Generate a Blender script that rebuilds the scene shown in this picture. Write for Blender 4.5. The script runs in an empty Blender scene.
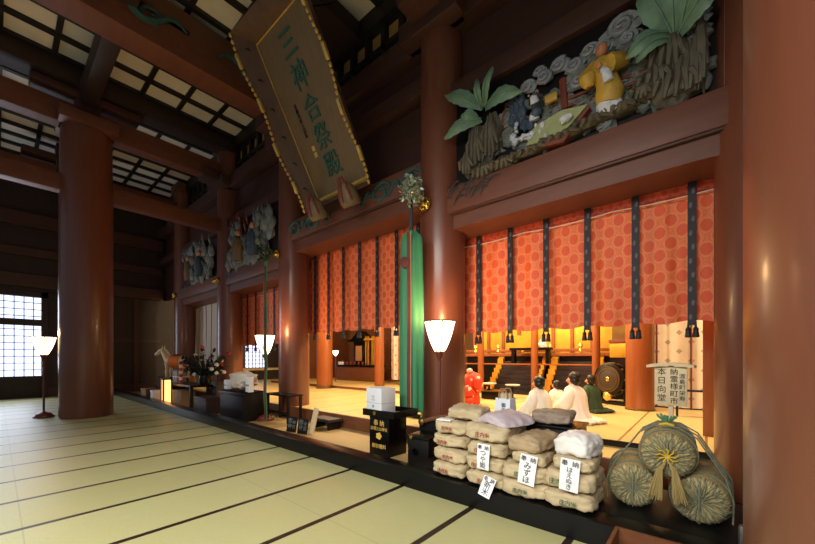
import bpy, bmesh, math, random
from mathutils import Vector, Matrix, noise
R = math.radians
PI = math.pi
COL = bpy.context.scene.collection
SC = bpy.context.scene
rnd = random.Random(7)

# ------------------------------------------------------------------ camera frame
CAM_H, F = 1.5, 350.0
YAW = R(40.4)
CS, SN = math.cos(YAW), math.sin(YAW)
def at(px, py, X=None, Y=None, Z=None):
    """world point where the sight line of a picture point meets a plane of the place"""
    t = (px - 407.5) / F; s = (358 - py) / F
    dx, dy = CS * t - SN, SN * t + CS
    if X is not None: k = X / dx
    elif Y is not None: k = Y / dy
    else: k = (Z - CAM_H) / s
    return Vector((dx * k, dy * k, CAM_H + s * k))

# ------------------------------------------------------------------ materials
def lin(c):
    out = []
    for v in c:
        v /= 255.0
        out.append(v / 12.92 if v <= .04045 else ((v + .055) / 1.055) ** 2.4)
    return (*out, 1)
class NT:
    def __init__(s, name):
        s.m = bpy.data.materials.new(name); s.m.use_nodes = True
        s.t = s.m.node_tree; s.b = s.t.nodes['Principled BSDF']; s._c = None
    def n(s, ty, **kw):
        o = s.t.nodes.new(ty)
        for k, v in kw.items(): setattr(o, k, v)
        return o
    def l(s, a, b): s.t.links.new(a, b)
    def put(s, sock, v):
        if hasattr(v, 'is_output'): s.l(v, sock)
        else: sock.default_value = v
    def co(s, scale=(1, 1, 1), kind='Object'):
        if s._c is None: s._c = s.n('ShaderNodeTexCoord')
        mp = s.n('ShaderNodeMapping'); s.l(s._c.outputs[kind], mp.inputs[0]); mp.inputs['Scale'].default_value = scale
        return mp.outputs[0]
    def math(s, op, a, b=0.0, c=0.0):
        o = s.n('ShaderNodeMath', operation=op)
        s.put(o.inputs[0], a); s.put(o.inputs[1], b); s.put(o.inputs[2], c)
        return o.outputs[0]
    def xyz(s, v):
        o = s.n('ShaderNodeSeparateXYZ'); s.l(v, o.inputs[0]); return o.outputs
    def noise(s, v, scale, detail=3, rough=.5):
        o = s.n('ShaderNodeTexNoise'); s.l(v, o.inputs['Vector']); o.inputs['Scale'].default_value = scale
        o.inputs['Detail'].default_value = detail; o.inputs['Roughness'].default_value = rough
        return o.outputs[0]
    def mix(s, f, a, b):
        o = s.n('ShaderNodeMix', data_type='RGBA')
        s.put(o.inputs[0], f); s.put(o.inputs[6], a); s.put(o.inputs[7], b)
        return o.outputs[2]
    def ramp(s, f, lo, hi):
        o = s.n('ShaderNodeMapRange'); s.put(o.inputs[0], f); o.inputs[1].default_value = lo; o.inputs[2].default_value = hi
        return o.outputs[0]
    def bump(s, h, st=.3, dist=.01):
        o = s.n('ShaderNodeBump'); o.inputs['Strength'].default_value = st; o.inputs['Distance'].default_value = dist
        s.put(o.inputs['Height'], h); s.l(o.outputs[0], s.b.inputs['Normal'])
def mat(name, c, rough=.5, metal=0, var=.25, scale=(1, 1, 1), nscale=6, bump=0, emit=None, est=0, spec=.5, coat=0, bdist=.006):
    k = NT(name)
    c1 = lin(c); c2 = tuple(v * (1 - var) for v in c1[:3]) + (1,)
    v = k.co(scale)
    nz = k.noise(v, nscale, 4, .6)
    if var: k.l(k.mix(k.ramp(nz, .3, .7), c2, c1), k.b.inputs['Base Color'])
    else: k.b.inputs['Base Color'].default_value = c1
    k.b.inputs['Roughness'].default_value = rough; k.b.inputs['Metallic'].default_value = metal
    k.b.inputs['Specular IOR Level'].default_value = spec
    k.b.inputs['Coat Weight'].default_value = coat; k.b.inputs['Coat Roughness'].default_value = .15
    if bump: k.bump(nz, bump, bdist)
    if emit:
        k.b.inputs['Emission Color'].default_value = lin(emit); k.b.inputs['Emission Strength'].default_value = est
    return k.m
M = {}
def defmat(key, *a, **kw): M[key] = mat(key, *a, **kw)
defmat('pillar_lacquer', (112, 64, 47), .36, var=.14, scale=(3, 3, .5), nscale=3, bump=.05, coat=.25)
defmat('beam_lacquer', (112, 66, 50), .5, var=.25, scale=(.6, 3, 3), nscale=3, bump=.06)
defmat('dark_red_board', (76, 44, 36), .55, var=.3, scale=(.5, 4, 4), nscale=3, bump=.06)
defmat('dark_wood', (54, 37, 31), .6, var=.35, scale=(1, 4, 4), nscale=3, bump=.06)
defmat('black_wood', (30, 24, 22), .55, var=.2)
defmat('ceiling_panel', (236, 228, 216), .8, var=.12, nscale=2)
defmat('black_lacquer', (10, 9, 10), .3, var=.1, spec=.25)
defmat('black_paint', (18, 16, 16), .42, var=.2, spec=.3)
defmat('orange_wood', (150, 84, 36), .38, var=.2, scale=(4, 4, .7), nscale=3, coat=.2)
defmat('pale_wood', (226, 202, 160), .55, var=.2, scale=(3, 3, 1), nscale=4)
defmat('brown_wood', (120, 72, 42), .5, var=.3, scale=(2, 4, 4), nscale=3)
defmat('gold', (250, 206, 110), .3, metal=.7, var=.2, nscale=14, bump=.1)
defmat('gold_leaf', (230, 176, 60), .42, metal=.6, var=.25, nscale=3)
defmat('flat_gold', (226, 184, 92), .45, var=.1)
defmat('lattice_grey', (110, 116, 140), .6, var=.1)
defmat('brass', (214, 178, 88), .25, metal=1, var=.15, nscale=20)
defmat('bronze', (130, 104, 58), .4, metal=.8, var=.3)
defmat('plaque_wood', (128, 104, 74), .5, var=.3, scale=(6, 1, .5), nscale=5, bump=.05)
defmat('plaque_frame', (96, 68, 46), .5, var=.35, scale=(2, 2, 1), nscale=4)
defmat('green_paint', (40, 92, 82), .5, var=.2)
defmat('teal_paint', (50, 92, 88), .6, var=.35, nscale=8)
defmat('ink', (26, 26, 30), .7, var=0)
defmat('white_paper', (236, 236, 240), .75, var=.04)
defmat('white_carton', (226, 228, 236), .7, var=.05)
defmat('sack_paper', (196, 176, 140), .7, var=.2, nscale=9, bump=.5, bdist=.012)
defmat('sack_paper_dark', (176, 152, 118), .7, var=.22, nscale=9, bump=.5, bdist=.012)
defmat('lilac_sack', (196, 182, 190), .6, var=.14, nscale=7, bump=.4, bdist=.012)
defmat('white_sack', (232, 228, 224), .45, var=.1, nscale=8, bump=.5, bdist=.012)
defmat('grey_sack', (150, 132, 116), .65, var=.2, nscale=8, bump=.4)
defmat('red_ink', (170, 52, 44), .7, var=.2)
defmat('green_ink', (60, 108, 70), .7, var=.2)
defmat('rope_green', (128, 132, 108), .8, var=.35, nscale=40, bump=.4)
defmat('straw_yellow', (176, 152, 96), .75, var=.3, scale=(40, 40, 3), nscale=3, bump=.4)
defmat('twine_gold', (214, 176, 50), .7, var=.2)
defmat('net_green', (92, 146, 108), .7, var=.2)
defmat('green_cloth', (56, 134, 92), .6, var=.18, scale=(6, 6, .4), nscale=3)
defmat('maroon_cloth', (104, 44, 40), .7, var=.3)
defmat('tan_cloth', (168, 128, 88), .7, var=.2)
defmat('tape_black', (28, 25, 34), .6, var=.4, nscale=26)
defmat('tape_motif', (96, 88, 100), .6, var=.2)
defmat('white_robe', (244, 236, 218), .75, var=.06, nscale=5)
defmat('skin', (214, 154, 116), .5, var=.06)
defmat('hair', (22, 18, 17), .45, var=.3, scale=(20, 20, 4), nscale=3)
defmat('green_robe', (44, 70, 40), .7, var=.3)
defmat('shade_paper', (255, 240, 220), .6, var=0, emit=(255, 222, 180), est=3.6)
defmat('glow_paper', (255, 226, 170), .6, var=0, emit=(255, 180, 104), est=1.6)
defmat('lamp_metal', (110, 48, 36), .4, var=.15, coat=.2)
defmat('shoji_light', (226, 232, 250), .8, var=0, emit=(206, 218, 255), est=1.35)
defmat('leaf_green', (112, 146, 120), .5, var=.35, nscale=7, bump=.2)
defmat('leaf_pale', (150, 176, 140), .5, var=.25, nscale=7)
defmat('carved_grey', (126, 130, 126), .6, var=.45, nscale=9, bump=.4)
defmat('carved_cloud', (158, 162, 172), .6, var=.4, nscale=9, bump=.3)
defmat('carved_brown', (98, 90, 74), .65, var=.5, scale=(6, 6, 1.5), nscale=4, bump=.5)
defmat('carved_blue', (72, 88, 108), .6, var=.4, nscale=9)
defmat('carved_red', (128, 58, 44), .6, var=.25)
defmat('carved_slab', (168, 172, 118), .55, var=.25, nscale=6)
defmat('carved_yellow', (196, 156, 60), .5, var=.3, nscale=14, bump=.2)
defmat('carved_white', (214, 216, 224), .6, var=.3, nscale=18, bump=.3)
defmat('carved_skin', (206, 132, 88), .55, var=.2)
defmat('silver_leaf', (176, 192, 172), .35, metal=.3, var=.5, nscale=30)
defmat('sakaki_leaf', (54, 78, 50), .5, var=.4, nscale=20)
defmat('horse_white', (206, 190, 150), .5, var=.12)
defmat('orange_cloth', (226, 122, 40), .6, var=.25, nscale=20)
defmat('plaid_grey', (140, 140, 146), .7, var=.3, nscale=20)
defmat('carton_brown', (150, 112, 70), .7, var=.15)
defmat('foliage_dark', (34, 38, 28), .5, var=.5, nscale=12)
defmat('flower_white', (224, 222, 210), .6, var=.15)
defmat('flower_red', (196, 40, 44), .6, var=.2)
defmat('white_cloth', (222, 210, 196), .75, var=.1)
defmat('plaster', (120, 84, 58), .8, var=.15)
defmat('silver_metal', (170, 170, 172), .3, metal=.9, var=.15)
defmat('drum_skin', (58, 48, 36), .5, var=.3)
defmat('lit_ceiling_tan', (200, 156, 90), .5, var=.2, nscale=2)
defmat('stair_black', (24, 24, 28), .35, var=.2)

def tatami(name, c, px, off, ylen, band=.055, bc=(44, 28, 22)):
    k = NT(name)
    v = k.co(); o = k.xyz(v)
    u = k.math('DIVIDE', k.math('ADD', o[0], off), px)
    fr = k.math('FRACT', k.math('ADD', u, 200))
    edge = k.math('ABSOLUTE', k.math('SUBTRACT', fr, .5))
    isb = k.math('LESS_THAN', edge, band / px / 2)
    cell = k.math('FLOOR', k.math('ADD', k.math('ADD', u, 200), .5))
    # the seam where two mats meet end to end
    fy = k.math('FRACT', k.math('ADD', k.math('DIVIDE', o[1], ylen), 20.42))
    seam = k.math('LESS_THAN', k.math('ABSOLUTE', k.math('SUBTRACT', fy, .5)), .003)
    wn = k.n('ShaderNodeTexWhiteNoise', noise_dimensions='1D'); k.l(cell, wn.inputs['W'])
    fine = k.noise(k.co((3, 160, 1)), 3, 2)
    big = k.noise(v, 1.3, 3)
    c0 = lin(c)
    cc = k.mix(k.ramp(fine, .25, .75), tuple(a * .8 for a in c0[:3]) + (1,), c0)
    cc = k.mix(k.math('MULTIPLY', k.ramp(big, .4, .75), .3), cc, lin((200, 182, 122)))
    cc = k.mix(k.math('MULTIPLY', wn.outputs[0], .16), cc, lin((150, 140, 84)))
    cc = k.mix(k.math('MULTIPLY', seam, .22), cc, lin((60, 54, 34)))
    cc = k.mix(isb, cc, lin(bc))
    k.l(cc, k.b.inputs['Base Color']); k.b.inputs['Roughness'].default_value = .42
    k.bump(fine, .25, .003)
    return k.m
M['tatami_floor'] = tatami('tatami_floor', (196, 194, 142), .928, 1.32, 1.85, .062)
M['tatami_inner'] = tatami('tatami_inner', (240, 210, 138), .924, .3, 1.85, .03, (150, 116, 62))
M['tatami_strip'] = mat('tatami_strip', (176, 146, 96), .6, var=.2, scale=(2, 60, 1), nscale=2)

def brocade(name, base, dot, line, sx, sz, white=False):
    k = NT(name)
    o = k.xyz(k.co())
    u, w = k.math('DIVIDE', o[0], sx), k.math('DIVIDE', o[2], sz)
    def dist(du, dw):
        a = k.math('SUBTRACT', k.math('FRACT', k.math('ADD', u, 50 + du)), .5)
        b = k.math('SUBTRACT', k.math('FRACT', k.math('ADD', w, 50 + dw)), .5)
        if white: return k.math('ADD', k.math('ABSOLUTE', a), k.math('MULTIPLY', k.math('ABSOLUTE', b), 1.0))
        return k.math('SQRT', k.math('ADD', k.math('MULTIPLY', a, a), k.math('MULTIPLY', b, b)))
    d = k.math('MINIMUM', dist(0, 0), dist(.5, .5))
    if white: d = k.math('MULTIPLY', d, 1.45)
    big = k.noise(k.co(), 5, 3)
    if white:
        f = k.math('MULTIPLY', k.math('LESS_THAN', d, .2), k.math('GREATER_THAN', k.math('FRACT', k.math('MULTIPLY', d, 14)), .35))
        cc = k.mix(f, lin(base), lin(dot))
    else:
        vo = k.n('ShaderNodeTexVoronoi', feature='DISTANCE_TO_EDGE'); k.l(k.co(), vo.inputs['Vector']); vo.inputs['Scale'].default_value = 46
        fil = k.math('LESS_THAN', vo.outputs['Distance'], .16)
        ring = k.math('MULTIPLY', k.math('GREATER_THAN', d, .27), k.math('LESS_THAN', d, .345))
        disc = k.math('LESS_THAN', d, .25)
        cc = k.mix(k.math('MULTIPLY', fil, .5), lin(base), lin(line))
        cc = k.mix(k.math('MULTIPLY', ring, .6), cc, lin(line))
        cc = k.mix(disc, cc, lin(dot))
        cc = k.mix(k.math('MULTIPLY', k.math('MULTIPLY', disc, fil), .35), cc, lin(base))
    cc = k.mix(k.math('MULTIPLY', k.ramp(big, .4, .8), .15), cc, lin(dot))
    k.l(cc, k.b.inputs['Base Color']); k.b.inputs['Roughness'].default_value = .6
    k.b.inputs['Sheen Weight'].default_value = .15
    return k.m
M['orange_brocade'] = brocade('orange_brocade', (228, 94, 40), (221, 81, 34), (237, 140, 88), .23, .29)
M['orange_valance'] = brocade('orange_valance', (206, 72, 38), (196, 58, 30), (214, 102, 66), .12, .15)
M['white_brocade'] = brocade('white_brocade', (244, 236, 216), (140, 134, 116), (0, 0, 0), .42, .42, True)

def straw_end():
    k = NT('straw_end')
    o = k.xyz(k.co())
    ang = k.math('ARCTAN2', o[0], o[2])
    rad = k.math('SQRT', k.math('ADD', k.math('MULTIPLY', o[0], o[0]), k.math('MULTIPLY', o[2], o[2])))
    cb = k.n('ShaderNodeCombineXYZ'); k.l(k.math('MULTIPLY', ang, 5), cb.inputs[0]); k.l(k.math('MULTIPLY', rad, 9), cb.inputs[1])
    nz = k.noise(cb.outputs[0], 2.2, 4, .7)
    cc = k.mix(k.ramp(nz, .35, .62), lin((92, 80, 54)), lin((196, 178, 124)))
    k.l(cc, k.b.inputs['Base Color']); k.b.inputs['Roughness'].default_value = .8
    k.bump(nz, .7, .02)
    return k.m
M['straw_end'] = straw_end()
M['straw_body'] = mat('straw_body', (186, 160, 106), .8, var=.45, scale=(30, 2, 30), nscale=2, bump=.5)

def red_pattern():
    k = NT('red_pattern')
    vo = k.n('ShaderNodeTexVoronoi'); k.l(k.co(), vo.inputs['Vector']); vo.inputs['Scale'].default_value = 6.5
    nz = k.noise(k.co(), 14, 3)
    f = k.math('LESS_THAN', k.math('ADD', vo.outputs['Distance'], k.math('MULTIPLY', nz, .3)), .42)
    k.l(k.mix(f, lin((206, 62, 32)), lin((244, 206, 160))), k.b.inputs['Base Color']); k.b.inputs['Roughness'].default_value = .5
    return k.m
M['red_pattern'] = red_pattern()
def stripes():
    k = NT('white_red_stripe')
    o = k.xyz(k.co())
    f = k.math('LESS_THAN', k.math('FRACT', k.math('ADD', k.math('DIVIDE', o[0], .62), 50)), .11)
    k.l(k.mix(f, lin((214, 204, 190)), lin((130, 44, 34))), k.b.inputs['Base Color']); k.b.inputs['Roughness'].default_value = .75
    return k.m
M['white_red_stripe'] = stripes()

# ------------------------------------------------------------------ mesh building
class MB:
    def __init__(s): s.bm = bmesh.new()
    def _x(s, vs, mx):
        if mx is not None: bmesh.ops.transform(s.bm, matrix=mx, verts=vs)
    def box(s, lo, hi, bev=0, mx=None):
        lo, hi = Vector(lo), Vector(hi)
        r = bmesh.ops.create_cube(s.bm, size=1, matrix=Matrix.Translation((lo + hi) / 2) @ Matrix.Diagonal((*(hi - lo), 1)))
        vs = r['verts']
        if bev:
            es = list({e for v in vs for e in v.link_edges})
            g = bmesh.ops.bevel(s.bm, geom=es, offset=bev, segments=2, affect='EDGES', profile=.6)
            vs = list({v for f in g['faces'] for v in f.verts} | {v for v in vs if v.is_valid})
        s._x(vs, mx); return s
    def ring(s, pts): return [s.bm.verts.new(p) for p in pts]
    def skin(s, rings, cap=True, closed=True):
        n = len(rings[0])
        for a, b in zip(rings, rings[1:]):
            for i in range(n if closed else n - 1):
                j = (i + 1) % n
                try: s.bm.faces.new((a[i], a[j], b[j], b[i]))
                except ValueError: pass
        if cap and closed:
            for r in (rings[0][::-1], rings[-1]):
                try: s.bm.faces.new(r)
                except ValueError: pass
    def lathe(s, prof, n=24, c=(0, 0, 0), mx=None, cap=True):
        c = Vector(c); vs = []
        rs = []
        for r, z in prof:
            rg = s.ring([c + Vector((r * math.cos(2 * PI * i / n), r * math.sin(2 * PI * i / n), z)) for i in range(n)])
            rs.append(rg); vs += rg
        s.skin(rs, cap); s._x(vs, mx); return s
    def tube(s, path, r, n=8, mx=None, flat=1.0):
        pts = [Vector(p) for p in path]; rs = []; vs = []
        rad = r if hasattr(r, '__len__') else [r] * len(pts)
        up = Vector((0, 0, 1))
        px = None
        for i, p in enumerate(pts):
            d = (pts[min(i + 1, len(pts) - 1)] - pts[max(i - 1, 0)])
            d = d.normalized() if d.length > 1e-9 else up
            if px is None:
                a = Vector((1, 0, 0)) if abs(d.x) < .8 else Vector((0, 1, 0))
                px = (a - d * a.dot(d)).normalized()
            else:
                q = px - d * px.dot(d)
                px = q.normalized() if q.length > 1e-6 else px
            py = d.cross(px)
            rg = s.ring([p + (px * math.cos(2 * PI * k / n) + py * math.sin(2 * PI * k / n) * flat) * rad[i] for k in range(n)])
            rs.append(rg); vs += rg
        s.skin(rs); s._x(vs, mx); return s
    def ell(s, c, r, sub=2, mx=None, wob=0, ws=4):
        q = bmesh.ops.create_icosphere(s.bm, subdivisions=sub, radius=1)
        r = r if hasattr(r, '__len__') else (r, r, r)
        for v in q['verts']:
            k = 1 + (wob * noise.noise(v.co * ws + Vector(c) * 5) if wob else 0)
            v.co = Vector((v.co.x * r[0] * k + c[0], v.co.y * r[1] * k + c[1], v.co.z * r[2] * k + c[2]))
        s._x(q['verts'], mx); return s
    def prism(s, poly, y0, y1, mx=None):
        """outline in x,z given depth along y"""
        a = s.ring([Vector((x, y0, z)) for x, z in poly]); b = s.ring([Vector((x, y1, z)) for x, z in poly])
        s.skin([a, b]); s._x(a + b, mx); return s
    def grid(s, fn, nu, nv, mx=None):
        g = [[s.bm.verts.new(fn(i / nu, j / nv)) for j in range(nv + 1)] for i in range(nu + 1)]
        for i in range(nu):
            for j in range(nv): s.bm.faces.new((g[i][j], g[i + 1][j], g[i + 1][j + 1], g[i][j + 1]))
        s._x([v for r in g for v in r], mx); return s
    def build(s, name, m, parent=None, smooth=35, fixn=True):
        if fixn: bmesh.ops.recalc_face_normals(s.bm, faces=s.bm.faces)
        me = bpy.data.meshes.new(name)
        if smooth:
            for f in s.bm.faces: f.smooth = True
        s.bm.to_mesh(me); s.bm.free()
        if smooth: me.set_sharp_from_angle(angle=R(smooth))
        me.materials.append(M[m] if isinstance(m, str) else m)
        o = bpy.data.objects.new(name, me); COL.objects.link(o)
        if parent: o.parent = parent
        return o
def tag(o, label, cat, group=None, kind=None):
    o['label'] = label; o['category'] = cat
    if group: o['group'] = group
    if kind: o['kind'] = kind
    return o
def thing(name, label, cat, loc=(0, 0, 0), rz=0, group=None):
    o = bpy.data.objects.new(name, None); COL.objects.link(o)
    o.location = loc; o.rotation_euler = (0, 0, rz); o.empty_display_size = .1
    return tag(o, label, cat, group)
def struct(o): o['kind'] = 'structure'; return o
def copy_tree(o, parent=None):
    c = o.copy(); COL.objects.link(c)
    if parent: c.parent = parent
    for ch in [x for x in SC.objects if x.parent == o]: copy_tree(ch, c)
    return c
_vf = {}
def glyphs(name, body, size, m, parent, mx, depth=.002, align='CENTER', space=1.0):
    cu = bpy.data.curves.new('w', 'FONT'); cu.body = body; cu.size = size; cu.extrude = depth
    cu.align_x = align; cu.align_y = 'CENTER'; cu.space_line = space
    t = bpy.data.objects.new('w', cu); COL.objects.link(t)
    dg = bpy.context.evaluated_depsgraph_get()
    me = bpy.data.meshes.new_from_object(t.evaluated_get(dg))
    bpy.data.objects.remove(t); bpy.data.curves.remove(cu)
    me.transform(mx); me.name = name
    me.materials.clear(); me.materials.append(M[m])
    o = bpy.data.objects.new(name, me); COL.objects.link(o)
    if parent: o.parent = parent
    return o
def V(s): return '\n'.join(s)           # writing set top to bottom
FR = Matrix.Rotation(R(90), 4, 'X')      # writing that faces -Y
def T(*a): return Matrix.Translation(Vector(a))

# ================================================================== THE SETTING
XL, XR = -19.4, 5.0
KY0, KY1, KZ = 3.08, 3.33, .2
ROW = 5.1
IZ = .27                                   # inner hall floor
ZC = 8.6
struct(MB().box((XL - .3, -6, -.2), (XR, 4.86, 0)).build('floor', 'tatami_floor', smooth=0))
struct(MB().box((XL, KY1, 0), (XR, 4.86, .012)).build('floor_strip', 'tatami_strip', smooth=0))
b = MB(); b.box((XL, KY0, 0), (2.4, KY1, KZ), .015)
k = b.build('entrance_kerb', 'black_lacquer'); struct(k)
struct(MB().box((XL - .3, 4.86, -.2), (XR, 15, IZ)).build('floor_inner', 'tatami_inner', smooth=0))
b = MB().box((-16, 4.80, .0), (XR, 4.86, IZ + .012), .006)
struct(b.build('trim_step', 'brown_wood'))
# end wall with its lattice window
wx = XL
b = MB()
b.box((wx - .3, -6, 0), (wx, -2.3, 9.0)); b.box((wx - .3, -2.3, 0), (wx, 1.17, .8)); b.box((wx - .3, -2.3, 3.85), (wx, 1.17, 9.0))
b.box((wx - .3, 1.17, 0), (wx, 15, 9.0))
struct(b.build('wall_end', 'dark_wood', smooth=0))
w = struct(MB().box((wx - .16, -2.3, .8), (wx - .12, 1.17, 3.85)).build('window_1', 'shoji_light', smooth=0))
b = MB()
for i in range(15): b.box((wx - .12, -2.3 + i * .248 - .013, .8), (wx - .06, -2.3 + i * .248 + .013, 3.85))
for i in range(13): b.box((wx - .12, -2.3, .8 + i * .254 - .013), (wx - .07, 1.17, .8 + i * .254 + .013))
struct(b.build('window_lattice', 'lattice_grey', w, smooth=0))
b = MB()
b.box((wx - .1, -2.3, 2.72), (wx + .06, 1.25, 2.96)); b.box((wx - .1, -2.3, .68), (wx + .1, 1.25, .82))
b.box((wx - .1, 1.12, .0), (wx + .1, 1.3, 4.0)); b.box((wx - .1, -2.3, 3.8), (wx + .1, 3, 4.0))
struct(b.build('window_frame', 'dark_wood', w, smooth=0))
b = MB()
b.box((wx, -3, 4.15), (wx + .25, 5, 4.62)); b.box((wx, -3, 5.3), (wx + .2, 5, 5.6)); b.box((wx, -3, 6.4), (wx + .25, 5, 6.9))
struct(b.build('trim_1', 'dark_red_board', smooth=0))
b = MB()
for y in (1.9, 3.0, 4.05): b.box((wx, y - .09, 0), (wx + .09, y + .09, 4.15))
b.box((wx, 1.3, .0), (wx + .05, 5, .35)); b.box((wx, 1.3, 2.2), (wx + .05, 5, 2.35))
struct(b.build('trim_2', 'dark_red_board', smooth=0))
# ceiling: pale boards above a dark lattice
struct(MB().box((XL - .3, -6, ZC + .12), (XR, 5.2, ZC + .3)).build('ceiling', 'ceiling_panel', smooth=0))
b = MB()
y = -5.83
while y < 5.1:
    b.box((XL, y - .05, ZC + .06), (XR, y + .05, ZC + .12)); y += .84
x = XL + .3
while x < XR:
    b.box((x - .06, -6, ZC + .04), (x + .06, 5.1, ZC + .12)); x += .74
struct(b.build('ceiling_lattice', 'black_wood', smooth=0))
# great beams running from the front row of pillars to the kerb row
n = 3
for x0, w0, zz, mm in ((-8.3, .3, (7.5, 8.5), 'beam_lacquer'), (-12.18, .2, (7.28, 7.83), 'beam_lacquer'), (-12.18, .16, (5.62, 6.04), 'beam_lacquer'),
                       (-16.5, .2, (7.28, 7.83), 'beam_lacquer'), (-3.53, .3, (7.5, 8.5), 'beam_lacquer'), (.46, .2, (7.28, 7.83), 'beam_lacquer'), (.46, .16, (5.62, 6.04), 'beam_lacquer')):
    b = MB().box((x0 - w0, -6, zz[0]), (x0 + w0, ROW, zz[1]), .03)
    tr = struct(b.build('trim_%d' % n, mm)); n += 1
    if w0 == .3:      # painted cloud scroll on the side of the beam
        b = MB()
        for yy in (1.0, 3.1):
            p = [(x0 + w0 + .012, yy + t * 1.5, zz[0] + .5 + .16 * math.sin(t * 9)) for t in [i / 14 for i in range(15)]]
            b.tube(p, [.02 + .05 * math.sin(PI * i / 14) for i in range(15)], 6)
            p = [(x0 + w0 + .012, yy + .9 + (.22 - a * .018) * math.cos(a), zz[0] + .45 + (.2 - a * .018) * math.sin(a)) for a in [i * .6 for i in range(14)]]
            b.tube(p, .03, 6)
        struct(b.build('painted_scroll', 'teal_paint', tr))
for xa, xb, za in ((-12.35, -11.75, 8.25), (-14.5, -13.95, 8.36), (-6.6, -5.6, 8.3)):
    struct(MB().box((xa, -6, za), (xb, ROW, 8.66), .03).build('trim_%d' % n, 'dark_wood')); n += 1
b = MB()
for xx in (-16.5, -12.18, -8.3, -3.53, .46):
    b.box((xx - .24, 1.28, 7.55), (xx + .24, 1.76, 8.6), .03)
    b.box((xx - .75, 1.34, 8.15), (xx + .75, 1.7, 8.4), .05); b.box((xx - .3, .5, 8.0), (xx + .3, 2.6, 8.2), .05)
    b.box((xx - .6, ROW - .5, 7.0), (xx + .6, ROW - .1, 7.35), .05); b.box((xx - .3, ROW - .9, 7.2), (xx + .3, ROW, 7.5), .05)
struct(b.build('trim_%d' % n, 'dark_red_board')); n += 1
for yy, zz in ((1.52, (7.9, 8.4)),):
    struct(MB().box((XL, yy - .16, zz[0]), (XR, yy + .16, zz[1]), .02).build('trim_%d' % n, 'dark_wood')); n += 1
# wall over the kerb row, transom panels painted like the lit inner ceiling behind
PX = (.46, -3.53, -8.27, -12.18, -16.5)
b = MB()
for i, (xa, xb) in enumerate(((.46, XR), (-3.53, .46), (-8.27, -3.53), (-12.18, -8.27), (-16.5, -12.18), (XL, -16.5))):
    z0 = 4.9 if i == 2 else 4.2
    b.box((xa, ROW + .05, z0), (xb, ROW + .2, 7.35))
    b.box((xa, ROW - .22, 5.75 if i != 2 else 6.2), (xb, ROW + .1, 6.05 if i != 2 else 6.5), .02)
    b.box((xa, ROW - .25, 7.0), (xb, ROW + .25, 7.4), .02)
struct(b.build('wall_upper', 'dark_red_board'))
struct(MB().box((XL, ROW + .12, 7.35), (XR, ROW + .2, ZC + .3)).build('wall_transom', 'lit_ceiling_tan', smooth=0))
b = MB()
x = XL
while x < XR:
    b.box((x - .06, ROW, 7.35), (x + .06, ROW + .12, ZC + .2)); x += .48
b.box((XL, ROW, 7.8), (XR, ROW + .12, 7.9)); b.box((XL, ROW - .1, 8.3), (XR, ROW + .12, 8.6))
struct(b.build('trim_%d' % n, 'black_wood', smooth=0)); n += 1
# right-hand close: side wall of the hall beyond the pillars
struct(MB().box((XR, 3.0, -.2), (XR + .2, 15, 9)).build('wall_side', 'dark_red_board', smooth=0))
# inner hall shell
struct(MB().box((XL - .3, ROW + .2, 4.75), (XR, 15, 4.9)).build('ceiling_inner', 'brown_wood', smooth=0))
struct(MB().box((XL - .3, 14.0, 0), (XR, 14.2, 4.8)).build('wall_back', 'plaster', smooth=0))
b = MB().box((-16.9, 10.9, 0), (-16.7, 14.0, 4.8))
struct(b.build('wall_partition', 'brown_wood', smooth=0))

# ------------------------------------------------------------------ pillars
def pillar(x, y, r, z0, z1, label, ring=True):
    t = thing('pillar', label, 'pillar', (x, y, z0), 0, 'round lacquered pillars')
    h = z1 - z0
    MB().lathe([(r * .96, 0), (r, .06), (r, h * .5), (r * .985, h * .8), (r * .95, h - .1), (r * .93, h)], 56).build('shaft', 'pillar_lacquer', t, 50)
    if ring: MB().lathe([(r * .99, 0), (r + .012, .0), (r + .012, .05), (r * .99, .07)], 56).build('base_ring', 'black_paint', t, 50)
    MB().box((-r * 1.05, -r * 1.05, h - .02), (r * 1.05, r * 1.05, h + .28), .04).build('capital', 'beam_lacquer', t)
    return t
pillar(-12.18, 1.52, .53, 0, 7.3, 'free-standing thick pillar on the mats beside a floor lamp', False)
pillar(.62, 1.52, .53, 0, 7.3, 'close-up thick pillar at the edge of the picture, beside the straw bales', False)
pillar(.46, ROW, .39, 0, 8.3, 'pillar partly hidden by the close-up pillar, at the end of the wide orange curtain')
pillar(-3.53, ROW, .39, 0, 8.3, 'pillar behind the tall lit lamp and the green bell cord')
pillar(-8.27, ROW, .39, 0, 8.3, 'pillar with a thin green cord and lamp, below the hanging plaque')
pillar(-12.18, ROW, .39, 0, 8.3, 'pillar between the striped curtain and the narrow orange curtain')
pillar(-16.5, ROW, .39, 0, 8.3, 'farthest pillar, behind the white horse figure')
for x, y, r, lb in ((-1.1, 9.2, .27, 'inner hall pillar standing beside the big drum'), (-11.85, 8.7, .32, 'inner hall pillar left of the small bright wall lamp'),
                    (-10.3, 10.3, .2, 'slim inner pillar between the altar alcove and the white curtain')):
    t = thing('pillar', lb, 'pillar', (x, y, IZ), 0, 'inner hall pillars')
    MB().lathe([(r, 0), (r, 4.5)], 32).build('shaft', 'orange_wood', t)
    MB().lathe([(r + .015, 0), (r + .015, .12), (r, .13)], 32).build('base_ring', 'bronze', t)

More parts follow.
